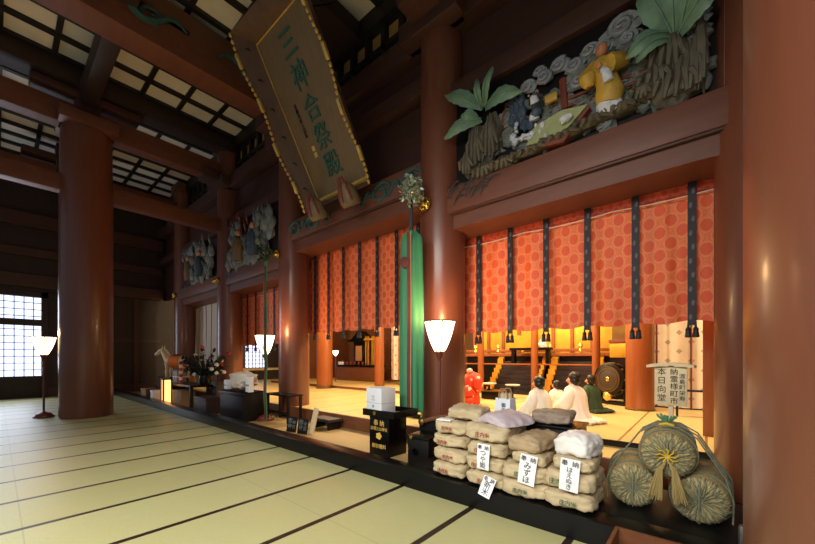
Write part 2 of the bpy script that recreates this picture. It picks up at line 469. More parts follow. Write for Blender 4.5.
# ------------------------------------------------------------------ lintel beams
def medallion(parent, loc, r=.11):
    b = MB(); mx = T(*loc) @ Matrix.Rotation(R(90), 4, 'X')
    b.lathe([(r, 0), (r, .02), (r * .8, .05), (r * .5, .05), (r * .4, .09), (.01, .1)], 24, mx=mx)
    for i in range(8):
        a = 2 * PI * i / 8
        b.ell((loc[0] + .78 * r * math.cos(a), loc[1] - .04, loc[2] + .78 * r * math.sin(a)), r * .22, 1)
    return b.build('gold_medallion', 'brass', parent)
def lintel(xa, xb, zz, label, deco, wave):
    t = thing('lintel_beam', label, 'beam', ((xa + xb) / 2, ROW - .3, zz[0]), 0, 'lintel beams over the bays')
    h = (xb - xa) / 2; H = zz[1] - zz[0]
    MB().box((-h - .1, .03, H * .38), (h + .1, .75, H), .02).build('upper_rail', 'beam_lacquer', t)
    # lower rail thins and curves down at the pillars
    pr = []
    N = 40
    for i in range(N + 1):
        x = -h + 2 * h * i / N
        e = min(1, (h - abs(x)) / .55)
        pr.append((x, -.0 + (0 if e >= 1 else -.16 * (1 - math.sqrt(max(0, 1 - (1 - e) ** 2))))))
    MB().prism(pr + [(h, H * .4), (-h, H * .4)], .12, .72).build('lower_rail', 'beam_lacquer', t, 30)
    MB().box((-h, .06, H * .34), (h, .2, H * .42), .015).build('moulding', 'dark_red_board', t)
    if deco:
        b = MB()
        for sx in (-1, 1):
            for q in range(2):
                cx = sx * (h - .5 - q * .75)
                p = [(cx + sx * (.28 - a * .024) * math.cos(a), .02, H * .66 + (.2 - a * .016) * math.sin(a)) for a in [i * .55 for i in range(16)]]
                b.tube(p, [.034] * 15 + [.05], 6)
                p = [(cx - sx * (.28 + .5 * i / 10), .02, H * .66 + .12 * math.sin(i * .9)) for i in range(11)]
                b.tube(p, [.04 * (1 - i / 12) for i in range(11)], 6)
        b.build('painted_scroll', 'teal_paint', t)
    if wave:
        b = MB(); rr = random.Random(3)
        for sx in ((-1, 1) if wave == 2 else (-1,)):
            for i in range(30):
                x0 = sx * (h - .15 - rr.random() * .85); z0 = H * (.5 + .42 * rr.random())
                L = .1 + .16 * rr.random()
                b.tube([(x0 - sx * L * q / 5, .028, z0 + .05 * math.sin(q * .8) + .03 * q) for q in range(6)], [.006, .018, .022, .018, .012, .004], 6, flat=.4)
        b.build('wave_carving', 'dark_wood', t)
    return t
L1 = lintel(-3.53, .46, (3.64, 4.29), 'reddish lintel beam under the large coloured carving, over the wide orange curtain', False, 1)
L2 = lintel(-8.27, -3.53, (4.2, 4.95), 'high lintel beam with teal scrolls under the hanging plaque', True, 0)
L3 = lintel(-12.18, -8.27, (3.64, 4.29), 'lintel beam over the narrow orange curtain, beyond the plaque', False, 1)
L4 = lintel(-16.5, -12.18, (3.64, 4.29), 'far lintel beam over the striped white curtain', False, 1)
medallion(L1, (-2.06, -.12, .45), .12); medallion(L1, (-2.22, -.02, .3), .01)
medallion(L3, (1.85, -.12, .52)); medallion(L3, (-1.95, -.1, .4)); medallion(L4, (-2.1, -.1, .4)); medallion(L4, (2.0, -.1, .4), .1)

# ------------------------------------------------------------------ curtains
def curtain(xa, xb, z0, z1, y, tapes, label, cloth='orange_brocade', name='curtain', valance=True, amp=.02):
    t = thing(name, label, 'curtain', ((xa + xb) / 2, y, z0), 0, 'curtains hung in the bays')
    h = (xb - xa) / 2; H = z1 - z0; pitch = .585
    def fn(u, v):
        x = -h + 2 * h * u
        ph = (x - (tapes[0] - (xa + xb) / 2)) / pitch if tapes else x / .4
        yy = amp * math.cos(2 * PI * ph) * (1.2 - v) + .012 * math.sin(x * 19 + v * 2) * (1 - v) + .022 * noise.noise(Vector((x * 5, v * 1.2, xa))) + .012 * noise.noise(Vector((x * 14, v * 2.5, xb)))
        z = H * v
        if v == 0: z += .02 * math.cos(2 * PI * ph)
        return Vector((x, yy, z))
    MB().grid(fn, 200, 16).build('cloth', cloth, t, 80, False)
    if valance:
        MB().grid(lambda u, v: Vector((-h + 2 * h * u, -.035 + .008 * math.sin(u * 60), H - .22 + .24 * v)), 90, 4).build('valance', 'orange_valance', t, 80, False)
        p = [(-h + 2 * h * i / 24, -.07, H - .24 - .025 * math.sin(PI * ((i / 24 * 3) % 1))) for i in range(25)]
        MB().tube(p, .007, 6).build('cord', 'white_cloth', t)
    for x in tapes:
        x -= (xa + xb) / 2
        tp = MB().box((x - .042, -.066 - amp, -.05), (x + .042, -.05 - amp, H + .02)).build('tape', 'tape_black', t)
        b = MB()
        q = 0
        while q * .17 < H - .1:
            b.ell((x + (.012 if q % 2 else -.012), -.068 - amp, q * .17 + .05), (.02, .004, .04), 1); q += 1
        b.build('woven_pattern', 'tape_motif', tp)
        b = MB()
        for s in (-1, 1):
            b.tube([(x + s * .03, -.06 - amp, 0), (x + s * .036, -.062 - amp, -.07)], .012, 6)
            b.lathe([(.012, -.07), (.03, -.1), (.026, -.12), (.036, -.19), (.03, -.2)], 10, (x + s * .036, -.062 - amp, 0))
        b.build('tassel', 'tape_black', tp)
    return t
CY = 5.56
curtain(-3.5, .3, 1.95, 3.75, CY, [-.124 - .581 * i for i in range(6)], 'wide orange brocade curtain with black tapes, behind the rice sacks')
curtain(-8.35, -3.6, 2.17, 4.55, CY, [-7.89 + .584 * i for i in range(8)], 'tall orange curtain behind the hanging plaque and green bell cord')
curtain(-12.2, -8.4, 1.92, 3.75, CY, [-11.75 + .585 * i for i in range(6)], 'narrow-looking orange curtain beyond the pillar with the thin green cord')
curtain(-16.2, -12.5, .9, 3.75, CY, [], 'white curtain with dark red stripes, beyond the third pillar', 'white_red_stripe', valance=False, amp=.05)

# inner hall white curtains
def white_curtain(xa, xb, y, z0, z1, label, red):
    t = thing('curtain', label, 'curtain', ((xa + xb) / 2, y, z0), 0, 'white patterned inner curtains')
    h = (xb - xa) / 2
    MB().grid(lambda u, v: Vector((-h + 2 * h * u, .04 * math.sin(u * 2 * h * 9), (z1 - z0) * v)), 80, 4).build('cloth', 'white_brocade', t, 80, False)
    for x in red:
        MB().box((x - .01, -.065, .0), (x + .01, -.05, z1 - z0)).build('ribbon', 'red_ink', t)
        MB().box((x - .026, -.062, .0), (x - .01, -.05, z1 - z0)).build('tape', 'tape_black', t)
    return t
white_curtain(-.95, .9, 9.9, IZ + .12, 4.6, 'white diamond-patterned curtain behind the wooden notice board', [-.82, -.2, .5])
white_curtain(-10.25, -8.6, 11.0, IZ + .3, 4.6, 'white curtain with red ribbons seen beside the green bell cord', [-.7, -.36, 0, .4])
struct(MB().box((-.03, 6.7, IZ), (.12, 6.9, 4.7), .01).build('trim_%d' % n, 'orange_wood')); n += 1
struct(MB().box((-1.0, 9.96, IZ), (1.6, 10.06, IZ + .14), .01).build('trim_%d' % n, 'black_wood')); n += 1

# ------------------------------------------------------------------ raised mat dais in the near bay
DZ = .36
t = thing('mat_dais', 'low platform of yellow mats with a black edge under the kneeling people', 'platform', (-2.0, 5.52, IZ))
MB().box((-2.9, .03, .035), (3.4, 8.3, DZ - IZ)).box((-14.7, 3.5, .0), (-2.9, 8.3, DZ - IZ)).build('mat_top', 'tatami_inner', t, 0)
MB().box((-2.9, -.01, .03), (3.4, .03, DZ - IZ + .004), .004).build('edge_board', 'black_lacquer', t)
MB().box((-14.7, 3.47, .0), (-2.9, 3.5, DZ - IZ + .004), .004).build('edge_board', 'brown_wood', t)
for i in range(5): MB().box((-2.6 + i * 1.38, .05, 0), (-2.5 + i * 1.38, .15, .035)).build('leg', 'black_paint', t)

# ------------------------------------------------------------------ hanging plaque
PA, PB = Vector((-5.68, 4.62, 4.92)), Vector((-5.68, 3.2, 7.42))
Lp = (PB - PA).length
t = thing('hanging_plaque', 'huge tilted wooden name plaque with green characters and gilded frame', 'plaque', PA)
t.rotation_euler = (-math.atan2(PB.y - PA.y, PB.z - PA.z), 0, 0)
t.rotation_euler[0] = math.atan2(-(PB.y - PA.y), PB.z - PA.z)
pw = .78
MB().box((-pw, 0, 0), (pw, .07, Lp), .01).build('board', 'plaque_wood', t)
for i, (ch, f) in enumerate(zip('三神合祭殿', (.86, .69, .51, .34, .17))):
    glyphs('character', ch, .46, 'green_paint', t, T(.02, -.012, Lp * f + .02) @ FR, .012)
glyphs('signature', V('社殿再建之記念'), .085, 'ink', t, T(-pw * .52, -.006, Lp * .5) @ FR, .004, space=1.0)
MB().box((-pw * .5, -.01, Lp * .27), (-pw * .38, 0, Lp * .3)).box((-pw * .5, -.01, Lp * .31), (-pw * .38, 0, Lp * .34)).build('seal', 'gold', t)
# flared frame: four sloping boards
fl, fw = -.28, .27
def flare(p0, p1, q0, q1, name):
    b = MB()
    th = Vector((0, .05, 0))
    a = [b.bm.verts.new(v) for v in (p0, p1, q1, q0)]; c = [b.bm.verts.new(v + th) for v in (p0, p1, q1, q0)]
    b.skin([a, c]); return b.build(name, 'plaque_frame', t, 0)
c0, c1, c2, c3 = Vector((-pw, 0, 0)), Vector((pw, 0, 0)), Vector((pw, 0, Lp)), Vector((-pw, 0, Lp))
o0, o1, o2, o3 = Vector((-pw - fw, fl, -.1)), Vector((pw + .1, fl * .5, -.1)), Vector((pw + .1, fl * .5, Lp + .3)), Vector((-pw - fw, fl, Lp + .3))
flare(c0, c3, o0, o3, 'frame_side'); flare(c1, c2, o1, o2, 'frame_side'); flare(c0, c1, o0, o1, 'frame_rail'); flare(c3, c2, o3, o2, 'frame_rail')
b = MB()
for a, c in ((c0, c3), (c1, c2), (c0, c1), (c3, c2)): b.tube([a - Vector((0, .012, 0)), c - Vector((0, .012, 0))], .012, 6)
b.build('gold_fillet', 'gold', t)
def studs(a, c, nn):
    b = MB()
    for i in range(nn):
        f = (i + .5) / nn
        p = a.lerp(c, f) + Vector((.05 * math.sin(f * 13), -.02, 0))
        if i % 8 == 5: b.box(p - Vector((.035, .03, .12)), p + Vector((.035, .03, .12)), .01)
        else: b.ell(p, (.035, .03, .045), 1)
    return b.build('gold_stud_edge', 'gold', t)
studs(o0, o3, 34); studs(o1, o2, 34)
MB().box((-pw, -.025, .02), (pw, -.005, .07)).build('gold_bar', 'gold', t)
for sx in (-.62, .42):
    b = MB()
    b.lathe([(.05, .36), (.1, .34), (.15, .26), (.19, .1), (.21, 0), (.18, -.07), (.08, -.04)], 18, (sx, -.3, -.26))
    ft = b.build('scroll_foot', 'plaque_wood', t)
    b = MB()
    for a in (-.9, 0, .9): b.tube([(sx + .2 * math.sin(a), -.3 - .2 * math.cos(a), -.24), (sx + .19 * math.sin(a), -.3 - .19 * math.cos(a), -.1), (sx + .12 * math.sin(a), -.3 - .13 * math.cos(a), .08), (sx + .05 * math.sin(a), -.37, .2)], .024, 6)
    b.build('painted_rib', 'carved_red', ft)
b = MB()
for i in range(6):
    z = .3 + i * .5
    b.tube([(-pw - .14 + .07 * math.cos(a), -.16, z + .07 * math.sin(a)) for a in [q * .5 for q in range(9)]], .01, 6)
b.build('iron_hook', 'black_paint', t)
for sx in (-.6, .6):
    MB().tube([(sx, .04, Lp * .95), (sx, .9, Lp * 1.02)], .02, 6).build('hanging_rod', 'black_paint', t)

# ------------------------------------------------------------------ floor lamps
def lamp(loc, label, first=None, H=2.03):
    if first:
        c = copy_tree(first); c.location = loc; c['label'] = label; return c
    t = thing('floor_lamp', label, 'lamp', loc, 0, 'tall paper-shaded floor lamps')
    MB().lathe([(.2, 0), (.2, .03), (.16, .06), (.14, .1), (.06, .13), (.03, .15)], 28).build('base', 'lamp_metal', t)
    MB().tube([(0, 0, .12), (0, 0, H - .5)], .022, 12).build('pole', 'lamp_metal', t)
    MB().lathe([(.024, H - .58), (.05, H - .52), (.075, H - .46), (.07, H - .44), (.02, H - .45)], 20).build('shade_holder', 'lamp_metal', t)
    prof = [(.07, H - .45), (.1, H - .4), (.14, H - .31), (.175, H - .21), (.2, H - .12), (.218, H - .04), (.232, H)]
    sh = MB().lathe(prof, 32, cap=False).build('shade', 'shade_paper', t, 80)
    b = MB()
    for i in range(8):
        a = 2 * PI * i / 8
        b.tube([((r + .003) * math.cos(a), (r + .004) * math.sin(a), z) for r, z in prof], .008, 5)
    b.build('rib', 'lamp_metal', sh)
    b = MB()
    b.tube([(.235 * math.cos(2 * PI * i / 32), .235 * math.sin(2 * PI * i / 32), H) for i in range(33)], .009, 6)
    b.build('rim', 'lamp_metal', sh)
    MB().lathe([(.015, H - .44), (.045, H - .3), (.045, H - .2), (.01, H - .16)], 14).build('bulb', 'shade_paper', t)
    return t
l1 = lamp((-3.02, 4.29, .012), 'lit floor lamp standing before the pillar with the wide green cord')
lamp((-8.02, 4.17, .012), 'lit floor lamp partly behind the thin green cord', l1)
lamp((-12.75, .78, 0), 'lit floor lamp on the mats beside the free-standing thick pillar', l1)

# ------------------------------------------------------------------ bell cords
t = thing('bell_cord', 'wide green cloth bell cord with a sprig of silver leaves on top', 'bell cord', (-3.66, 4.4, .62), R(20), 'bell cords')
def clothfn(side):
    pass
def cord_cloth(w0, zt, zb):
    b = MB(); rings = []
    for i in range(26):
        v = i / 25; z = zb + (zt - zb) * v
        w = w0 * (.92 + .08 * math.sin(v * 3)) if v < .93 else w0 * math.sqrt(max(.02, 1 - ((v - .93) / .075) ** 2))
        rg = []
        for k in range(40):
            a = 2 * PI * k / 40
            r = 1 + .12 * math.cos(6 * a + v * 2) * (1 - v * .4)
            rg.append(Vector((w * r * math.cos(a), w * .5 * r * math.sin(a), z)))
        rings.append(b.ring(rg))
    b.skin(rings); return b
cord_cloth(.2, 2.96, 0).build('cloth', 'green_cloth', t, 60)
b = MB()
b.grid(lambda u, v: Vector((-.03 + .05 * u, -.125 - .012 * math.sin(v * 8), 2.9 * v)), 2, 24)
b.build('middle_strip', 'maroon_cloth', t, 80, False)
MB().grid(lambda u, v: Vector((.025 + .02 * u, -.127 - .012 * math.sin(v * 8), 2.9 * v)), 2, 24).build('edge_strip', 'tan_cloth', t, 80, False)
MB().lathe([(.085, 0), (.085, .02), (.05, .03), (.0, .03)], 20, mx=T(-.07, -.13, 2.42) @ Matrix.Rotation(R(90), 4, 'X')).build('emblem', 'maroon_cloth', t)
MB().box((-.03, -.04, 2.9), (.03, .0, 3.32)).build('strap', 'tape_black', t)
def sprig(parent, z, r, nn, seed):
    b = MB(); rr = random.Random(seed)
    for i in range(nn):
        d = Vector((rr.gauss(0, 1), rr.gauss(0, 1), rr.gauss(0, 1))).normalized()
        k = r * (.35 + .65 * rr.random())
        e = (d * .5 + Vector((rr.gauss(0, 1), rr.gauss(0, 1), rr.gauss(0, 1)))).normalized(); rot = e.to_track_quat('X', 'Z').to_matrix().to_4x4() @ Matrix.Rotation(rr.random() * 6, 4, 'X')
        b.ell((0, 0, 0), (.042, .022, .007), 1, T(d.x * k, d.y * k, z + d.z * k * 1.25) @ rot)
    return b
sprig(t, 3.62, .22, 230, 1).build('silver_leaf_sprig', 'silver_leaf', t)
MB().tube([(0, 0, 3.3), (0, .05, 3.95)], .015, 6).build('hanger', 'black_paint', t)
t = thing('bell_cord', 'thin twisted green bell cord beside the farther lamp', 'bell cord', (-7.68, 4.0, .1), 0, 'bell cords')
b = MB(); b.tube([(.012 * math.sin(i * .5), .012 * math.cos(i * .5), 3.6 * i / 40) for i in range(41)], .05, 10, flat=.6); b.build('cloth', 'green_cloth', t)
MB().tube([(.05 + .012 * math.sin(i * .5), -.04, 3.5 * i / 40) for i in range(41)], .014, 6).build('edge_strip', 'maroon_cloth', t)
sprig(t, 3.82, .17, 110, 2).build('dark_leaf_sprig', 'sakaki_leaf', t)
MB().tube([(0, 0, 3.5), (0, .05, 4.1)], .012, 6).build('hanger', 'black_paint', t)

# ------------------------------------------------------------------ rice sacks
def sack_bm(w, d, h, seed, sag=.0, n=6.5):
    b = MB(); bm = b.bm
    bmesh.ops.create_cube(bm, size=2)
    bmesh.ops.subdivide_edges(bm, edges=bm.edges[:], cuts=17, use_grid_fill=True)
    off = Vector((seed * 3.1, seed * 1.7, seed * .9))
    for v in bm.verts:
        x, y, z = v.co
        k = (abs(x) ** n + abs(y) ** n + abs(z) ** n) ** (1 / n)
        x, y, z = x / k, y / k, z / k
        zz = z * (1 - .2 * abs(x) ** 4 - .14 * abs(y) ** 5) * (1.0 if z > 0 else .9)
        p = Vector((x * w / 2, y * d / 2, zz * h / 2 + h / 2))
        nz = noise.noise(p * 6 + off) * .018 + (abs(noise.noise(p * 12 + off)) - .2) * .024 + (abs(noise.noise(p * 24 + off * 2)) - .2) * .012
        p += Vector((x, y, z)) * nz
        p.z -= sag * abs(x) ** 2 * h
        p.z = max(p.z, .004)
        v.co = p
    return b
def sack(loc, w, d, h, seed, label, m='sack_paper', ink='red_ink', rz=0, group='rice sacks piled on the black sill', word='庄内米', sag=.0, tilt=0, pr=True):
    t = thing('rice_sack', label, 'sack', loc, rz, group)
    t.rotation_euler[1] = tilt
    sack_bm(w, d, h, seed, sag).build('bag', m, t, 70)
    if pr: glyphs('printed_words', word, h * .3, ink, t, T(-w * .12 + .03 * (seed % 3), -d / 2 - .022, h * .47) @ FR, .002)
    return t
SY = 3.45        # middle of the sacks; their fronts stand just behind the sill
def paper(t, w, h, mx, big, head='奉納', sz=None):
    """a strip of white paper that hangs over the sack's front, with brush writing"""
    p = MB().grid(lambda u, v: mx @ Vector((-w / 2 + w * u, -.003 - .008 * math.sin(v * 3 + u), h * v)), 3, 8).build('paper_strip', 'white_paper', t, 80, False)
    n_ = len(big); s = sz or min(w * .85, h * .78 / n_)
    for i, ch in enumerate(big):
        glyphs('brush_writing', ch, s, 'ink', p, mx @ T(0, -.014, h * (.72 - .72 * (i + .5) / n_) + .01) @ FR, .0006)
    if head:
        glyphs('small_writing', head[0] + '  ' + head[1], w * .36, 'ink', p, mx @ T(0, -.014, h * .86) @ FR, .0006)
    return p
struct(MB().box((-2.75, KY1, 0), (.45, 4.3, KZ - .005), .01).build('trim_%d' % n, 'black_paint')); n += 1
# stack beside the lamp pillar
zs = KZ
lay = ['bottom', 'second', 'third', 'fourth']
for i in range(4):
    s = sack((-2.15 + .012 * (i % 2), SY + .01 * i, zs), .43, .56, .153, i + 1, '%s sack with red print in the stack nearest the lamp pillar' % ['bottom', 'second from bottom', 'third from bottom', 'fourth from bottom'][i], rz=R((-2, 1, -1, 2)[i]))
    if i == 3: MB().box((-.19, -.27, .146), (-.02, -.14, .16), .003, Matrix.Rotation(R(6), 4, 'Z')).build('note_paper', 'white_paper', s)
    zs += .153
sack((-2.06, SY + .06, zs), .4, .48, .14, 6, 'plain topmost sack of the stack nearest the lamp pillar', rz=R(14), tilt=R(4), pr=False)
# second stack
zs = KZ
for i in range(4):
    big = i == 3
    s = sack((-1.7 + .01 * (i % 2), SY - .02, zs), .41 if not big else .47, .56, .152 if not big else .175, i + 11,
             ['bottom sack of the second stack, its paper strip curling over the black sill', 'second sack up in the second stack, under a hanging paper strip',
              'third sack up in the second stack with a long paper strip on front', 'wide sack with red and green print under the lilac sack'][i], rz=R((1, -2, 1, -1)[i]))
    if i == 0: paper(s, .13, .19, T(.06, -.375, -.04) @ Matrix.Rotation(R(-22), 4, 'X') @ Matrix.Rotation(R(12), 4, 'Y'), '新米')
    if i == 2: paper(s, .13, .25, T(.02, -.31, -.1) @ Matrix.Rotation(R(2), 4, 'Y'), 'つや姫')
    zs += .15 if i < 3 else .165
sack((-1.62, SY + .05, zs), .48, .5, .12, 21, 'soft lilac-white sack slumped on top of the second stack', 'lilac_sack', rz=R(-16), sag=.75, pr=False)
# third stack
zs = KZ
for i, (w, h) in enumerate(((.43, .155), (.43, .16), (.32, .12), (.31, .14))):
    s = sack((-1.29 + .03 * (i > 1), SY - .04, zs), w, .54, h, i + 31, ['bottom sack with green print in the third stack', 'second sack up with green print, behind a paper strip, third stack',
             'small plain sack under the topmost one in the third stack', 'folded small topmost sack of the third stack'][i], 'sack_paper' if i < 3 else 'sack_paper_dark', 'green_ink', rz=R((2, -1, 4, -6)[i]), pr=i < 2)
    if i == 2: paper(s, .15, .27, T(.0, -.305, -.15) @ Matrix.Rotation(R(7), 4, 'Y'), 'みずほ')
    zs += h - .004
sack((-1.27, SY + .53, .79), .4, .4, .14, 36, 'grey-brown sack lying behind the third stack', 'grey_sack', rz=R(8), pr=False)
# fourth stack
zs = KZ
for i, (w, h) in enumerate(((.41, .155), (.41, .18), (.32, .12))):
    s = sack((-.9 + .03 * (i == 2), SY - .04, zs), w, .54, h, i + 41, ['bottom sack of the stack nearest the straw bales', 'bulging second sack with green print, stack nearest the straw bales',
             'small sack under the white one, nearest the straw bales'][i], 'sack_paper', 'green_ink', rz=R((1, -2, 3)[i]), pr=i < 2)
    if i == 2: paper(s, .15, .27, T(-.02, -.305, -.14) @ Matrix.Rotation(R(4), 4, 'Y'), 'はえぬき')
    zs += h - .004
s = sack((-.87, SY - .06, zs - .01), .3, .38, .2, 51, 'glossy white sack on top of the stack nearest the straw bales', 'white_sack', rz=R(-10), sag=.12, pr=False)
b = MB()
for i in range(7): b.ell((-.06 + .028 * i, -.06 + .03 * (i % 3), .196 - .004 * abs(i - 2)), (.016, .022, .006), 1)
b.build('printed_mark', 'ink', s)
t = thing('display_stand', 'plain black stand behind the sack stacks, under the carrier bag', 'stand', (-1.55, SY + .55, KZ - .005))
MB().box((-.5, -.22, 0), (.55, .24, .565), .006).build('stand_body', 'black_paint', t)
MB().box((-.52, -.24, .565), (.57, .26, .593), .004).build('top_board', 'black_lacquer', t)
# paper carrier bag
t = thing('paper_bag', 'white carrier bag with looped handles behind the lilac sack', 'bag', (-1.8, SY + .45, .79), R(-8))
t.scale = (.98, 1, .98)
b = MB()
rg = []
for z, w, d in ((0, .1, .07), (.12, .105, .07), (.24, .1, .055)): rg.append(b.ring([Vector(p) for p in ((-w, -d, z), (w, -d, z), (w, d, z), (-w, d, z))]))
b.skin(rg); b.build('bag_body', 'white_carton', t, 0)
for s in (-1, 1):
    MB().tube([(-.06, s * .05, .2), (-.055, s * .05, .3), (-.03, s * .05, .355), (.03, s * .05, .355), (.055, s * .05, .3), (.06, s * .05, .2)], .008, 6).build('handle', 'tan_cloth', t)
b = MB()
for i in range(5): b.lathe([(.01, .1), (.035, .2), (.03, .29), (.005, .31)], 8, (-.05 + .025 * i, .01 * (-1) ** i, 0))
b.build('wrapped_contents', 'sack_paper', t)
glyphs('printed_words', V('御供'), .06, 'ink', t, T(.02, -.073, .13) @ FR, .001)

# ------------------------------------------------------------------ straw bales
def bale(loc, rz, r, label, tassel):
    t = thing('straw_bale', label, 'straw bale', loc, rz, 'stacked straw rice bales')
    L = .62
    mx = Matrix.Rotation(R(90), 4, 'X')
    MB().lathe([(r * .93, -L), (r, -L + .05), (r * 1.02, -L * .5), (r, -.04), (r * .95, 0)], 40, mx=mx @ T(0, 0, 0)).build('straw_body', 'straw_body', t, 60)
    # the lathe axis points along -Y, so the front end sits at y = 0
    b = MB()
    b.lathe([(r * .95, 0), (r * .9, .03), (r * .7, .05), (r * .4, .045), (r * .12, .03), (.004, .025)], 48, mx=mx)
    b.build('end_cap', 'straw_end', t, 60)
    b = MB()
    rj = random.Random(int(loc[0] * 1000))
    for i in range(19):
        a = 2 * PI * (i + .5 * rj.random()) / 19; a2 = a + .25 + .25 * rj.random(); m = r * (.4 + .2 * rj.random())
        P_ = lambda q, an, y: (q * math.cos(an), y, q * math.sin(an))
        b.tube([P_(.015, a, -.05), P_(m, a + .08, -.06), P_(r * .78, a + (a2 - a) * .5, -.052), P_(r * .98, a2, -.01)], .0036, 5)
        b.tube([P_(m, a + .08, -.06), P_(r * .8, a - .12 * rj.random(), -.05), P_(r * .98, a - .2 * rj.random(), -.01)], .003, 5)
    b.tube([P_(r * .98, PI / 2, -.012), P_(r * .5, PI / 2, -.064), P_(0, 0, -.06), P_(r * .5, -PI / 2, -.064), P_(r * .98, -PI / 2, -.012)], .006, 6)
    b.build('end_cord', 'rope_green', t)
    for yy in (.06, .3, .54):
        b = MB()
        for q in (0, .022): b.tube([((r * 1.01 + .006) * math.cos(2 * PI * i / 36), yy + q, (r * 1.01 + .006) * math.sin(2 * PI * i / 36)) for i in range(37)], .0075, 6)
        b.build('rope_band', 'rope_green', t)
    if tassel:
        b = MB()
        for i in range(9):
            a = 2 * PI * i / 9
            b.tube([(0, -.06, 0), (.05 * math.cos(a), -.075, .05 * math.sin(a)), (.075 * math.cos(a + .3), -.06, .06 * math.sin(a + .3))], .006, 5)
        kn = b.build('gold_knot', 'twine_gold', t)
        b = MB(); rr = random.Random(5)
        for s in (-1, 1):
            for i in range(46):
                x1 = s * (.03 + .1 * rr.random()); q = rr.random()
                b.tube([(s * .006, -.075, -.03), (s * .02 + x1 * .35, -.09 - .03 * q, -.1), (x1, -.085 - .05 * q, -.3 - .05 * rr.random())], [.004, .0045, .003], 4)
        b.build('straw_tassel', 'straw_yellow', t)
    return t
BR = .188
bale((-.485, 3.62, KZ + BR), R(8), BR, 'lower straw bale beside the white-topped sack stack', False)
bale((-.035, 3.58, KZ + BR), R(-2), BR, 'lower straw bale beside the close-up pillar', False)
bale((-.235, 3.53, KZ + BR + .325), R(3), BR, 'upper straw bale with a gold knot and straw tassel', True)
t = thing('bale_rope', 'green-grey rope lashed over the three straw bales, bunched on top', 'rope', (-.25, 3.75, KZ))
for yy in (-.12, .02, .16):
    top = BR * 2 + .34
    b = MB(); b.tube([(-.43, yy, .03), (-.44, yy, .2), (-.37, yy, .37), (-.19, yy, top - .06), (-.08, yy, top + .012), (.08, yy, top + .012), (.2, yy, top - .06), (.37, yy, .37), (.415, yy, .2), (.41, yy, .03)], .006, 6)
    b.build('lashing', 'rope_green', t)
b = MB(); rr = random.Random(2)
for i in range(26):
    a = rr.random() * 2 * PI
    b.tube([(0, -.06, top + .01), (.025 * math.cos(a), -.06 + .025 * math.sin(a), top + .05), (.07 * math.cos(a), -.06 + .05 * math.sin(a), top + .085 + .02 * rr.random())], .006, 5)
b.build('bunched_top', 'net_green', t)
MB().tube([(-.05, -.08, top + .015), (0, -.09, top + .03), (.05, -.08, top + .015)], .014, 6).build('gold_tie', 'twine_gold', t)

# notice board
np_ = at(671, 405, Y=4.35)
t = thing('notice_board', 'roofed wooden notice board with black writing behind the straw bales', 'sign', (np_.x, 4.35, .0), R(-6))
MB().box((-.02, -.015, .2), (.02, .015, 1.45), .004).build('post', 'pale_wood', t)
MB().box((-.13, -.035, 1.03), (.13, -.012, 1.415), .003).build('board', 'pale_wood', t)
MB().prism([(-.19, 1.43), (-.13, 1.445), (0, 1.455), (.13, 1.445), (.19, 1.43), (.19, 1.405), (0, 1.427), (-.19, 1.405)], -.08, .06).build('roof', 'pale_wood', t)
for body, x, z, s in (('本日向堂', -.07, 1.375, .078), ('納霊様町市', .03, 1.375, .068), ('渡島町栄寿', .095, 1.335, .052)):
    for i, ch in enumerate(body):
        glyphs('written_character', ch, s, 'ink', t, T(x, -.038, z - .015 - i * s * (1.05 if len(body) == 5 else 1.12)) @ FR, .001)
t = thing('black_stand', 'small black stand in front of the white diamond curtain', 'stand', (-.2, 8.6, DZ))
for x in (-.22, .22): MB().box((x - .02, -.02, 0), (x + .02, .02, .5)).build('leg', 'black_paint', t)
MB().box((-.26, -.1, .5), (.26, .1, .53)).build('top_board', 'black_paint', t)

# near wooden box
t = thing('wooden_crate', 'open brown wooden crate on the mats in front of the bales', 'crate', (-.13, 2.72, 0))
MB().box((-.38, -.27, 0), (-.355, .27, .25)).box((.355, -.27, 0), (.38, .27, .25)).box((-.355, -.27, 0), (.355, -.245, .25)).box((-.355, .245, 0), (.355, .27, .25)).build('wall', 'brown_wood', t, 0)
MB().box((-.355, -.245, .01), (.355, .245, .03)).build('bottom_board', 'brown_wood', t, 0)
t = tag(MB().lathe([(.035, 0), (.035, .17), (.03, .19), (.0, .19)], 20, (.2, 3.2, KZ)).build('metal_canister', 'silver_metal'), 'small silver canister on the sill between bales and close-up pillar', 'canister')

# ------------------------------------------------------------------ offertory boxes near the lamp pillar
bp = at(379, 440, Y=3.78)
t = thing('offertory_stand', 'black lacquered offering stand with gold writing and wide tray', 'offering stand', (bp.x, 3.98, .012))
MB().box((-.21, -.2, 0), (.21, .2, .6), .01).build('cabinet', 'black_lacquer', t)
b = MB().box((-.3, -.26, .6), (.36, .3, .63)).box((-.3, -.26, .63), (.36, -.23, .7)).box((-.3, .27, .63), (.36, .3, .7)).box((-.3, -.23, .63), (-.27, .27, .7)).box((.33, -.23, .63), (.36, .27, .7))
b.build('tray', 'black_lacquer', t, 0)
MB().lathe([(.03, 0), (.03, .012), (.0, .014)], 16, mx=T(-.03, -.262, .655) @ Matrix.Rotation(R(90), 4, 'X')).build('gold_stud', 'brass', t)
glyphs('gold_writing', '奉 納', .1, 'flat_gold', t, T(0, -.204, .49) @ FR, .002)
glyphs('gold_writing', '出羽三山神社', .06, 'flat_gold', t, T(0, -.204, .405) @ FR, .002)
glyphs('gold_writing', '御初穂料', .075, 'flat_gold', t, T(0, -.204, .14) @ FR, .002)
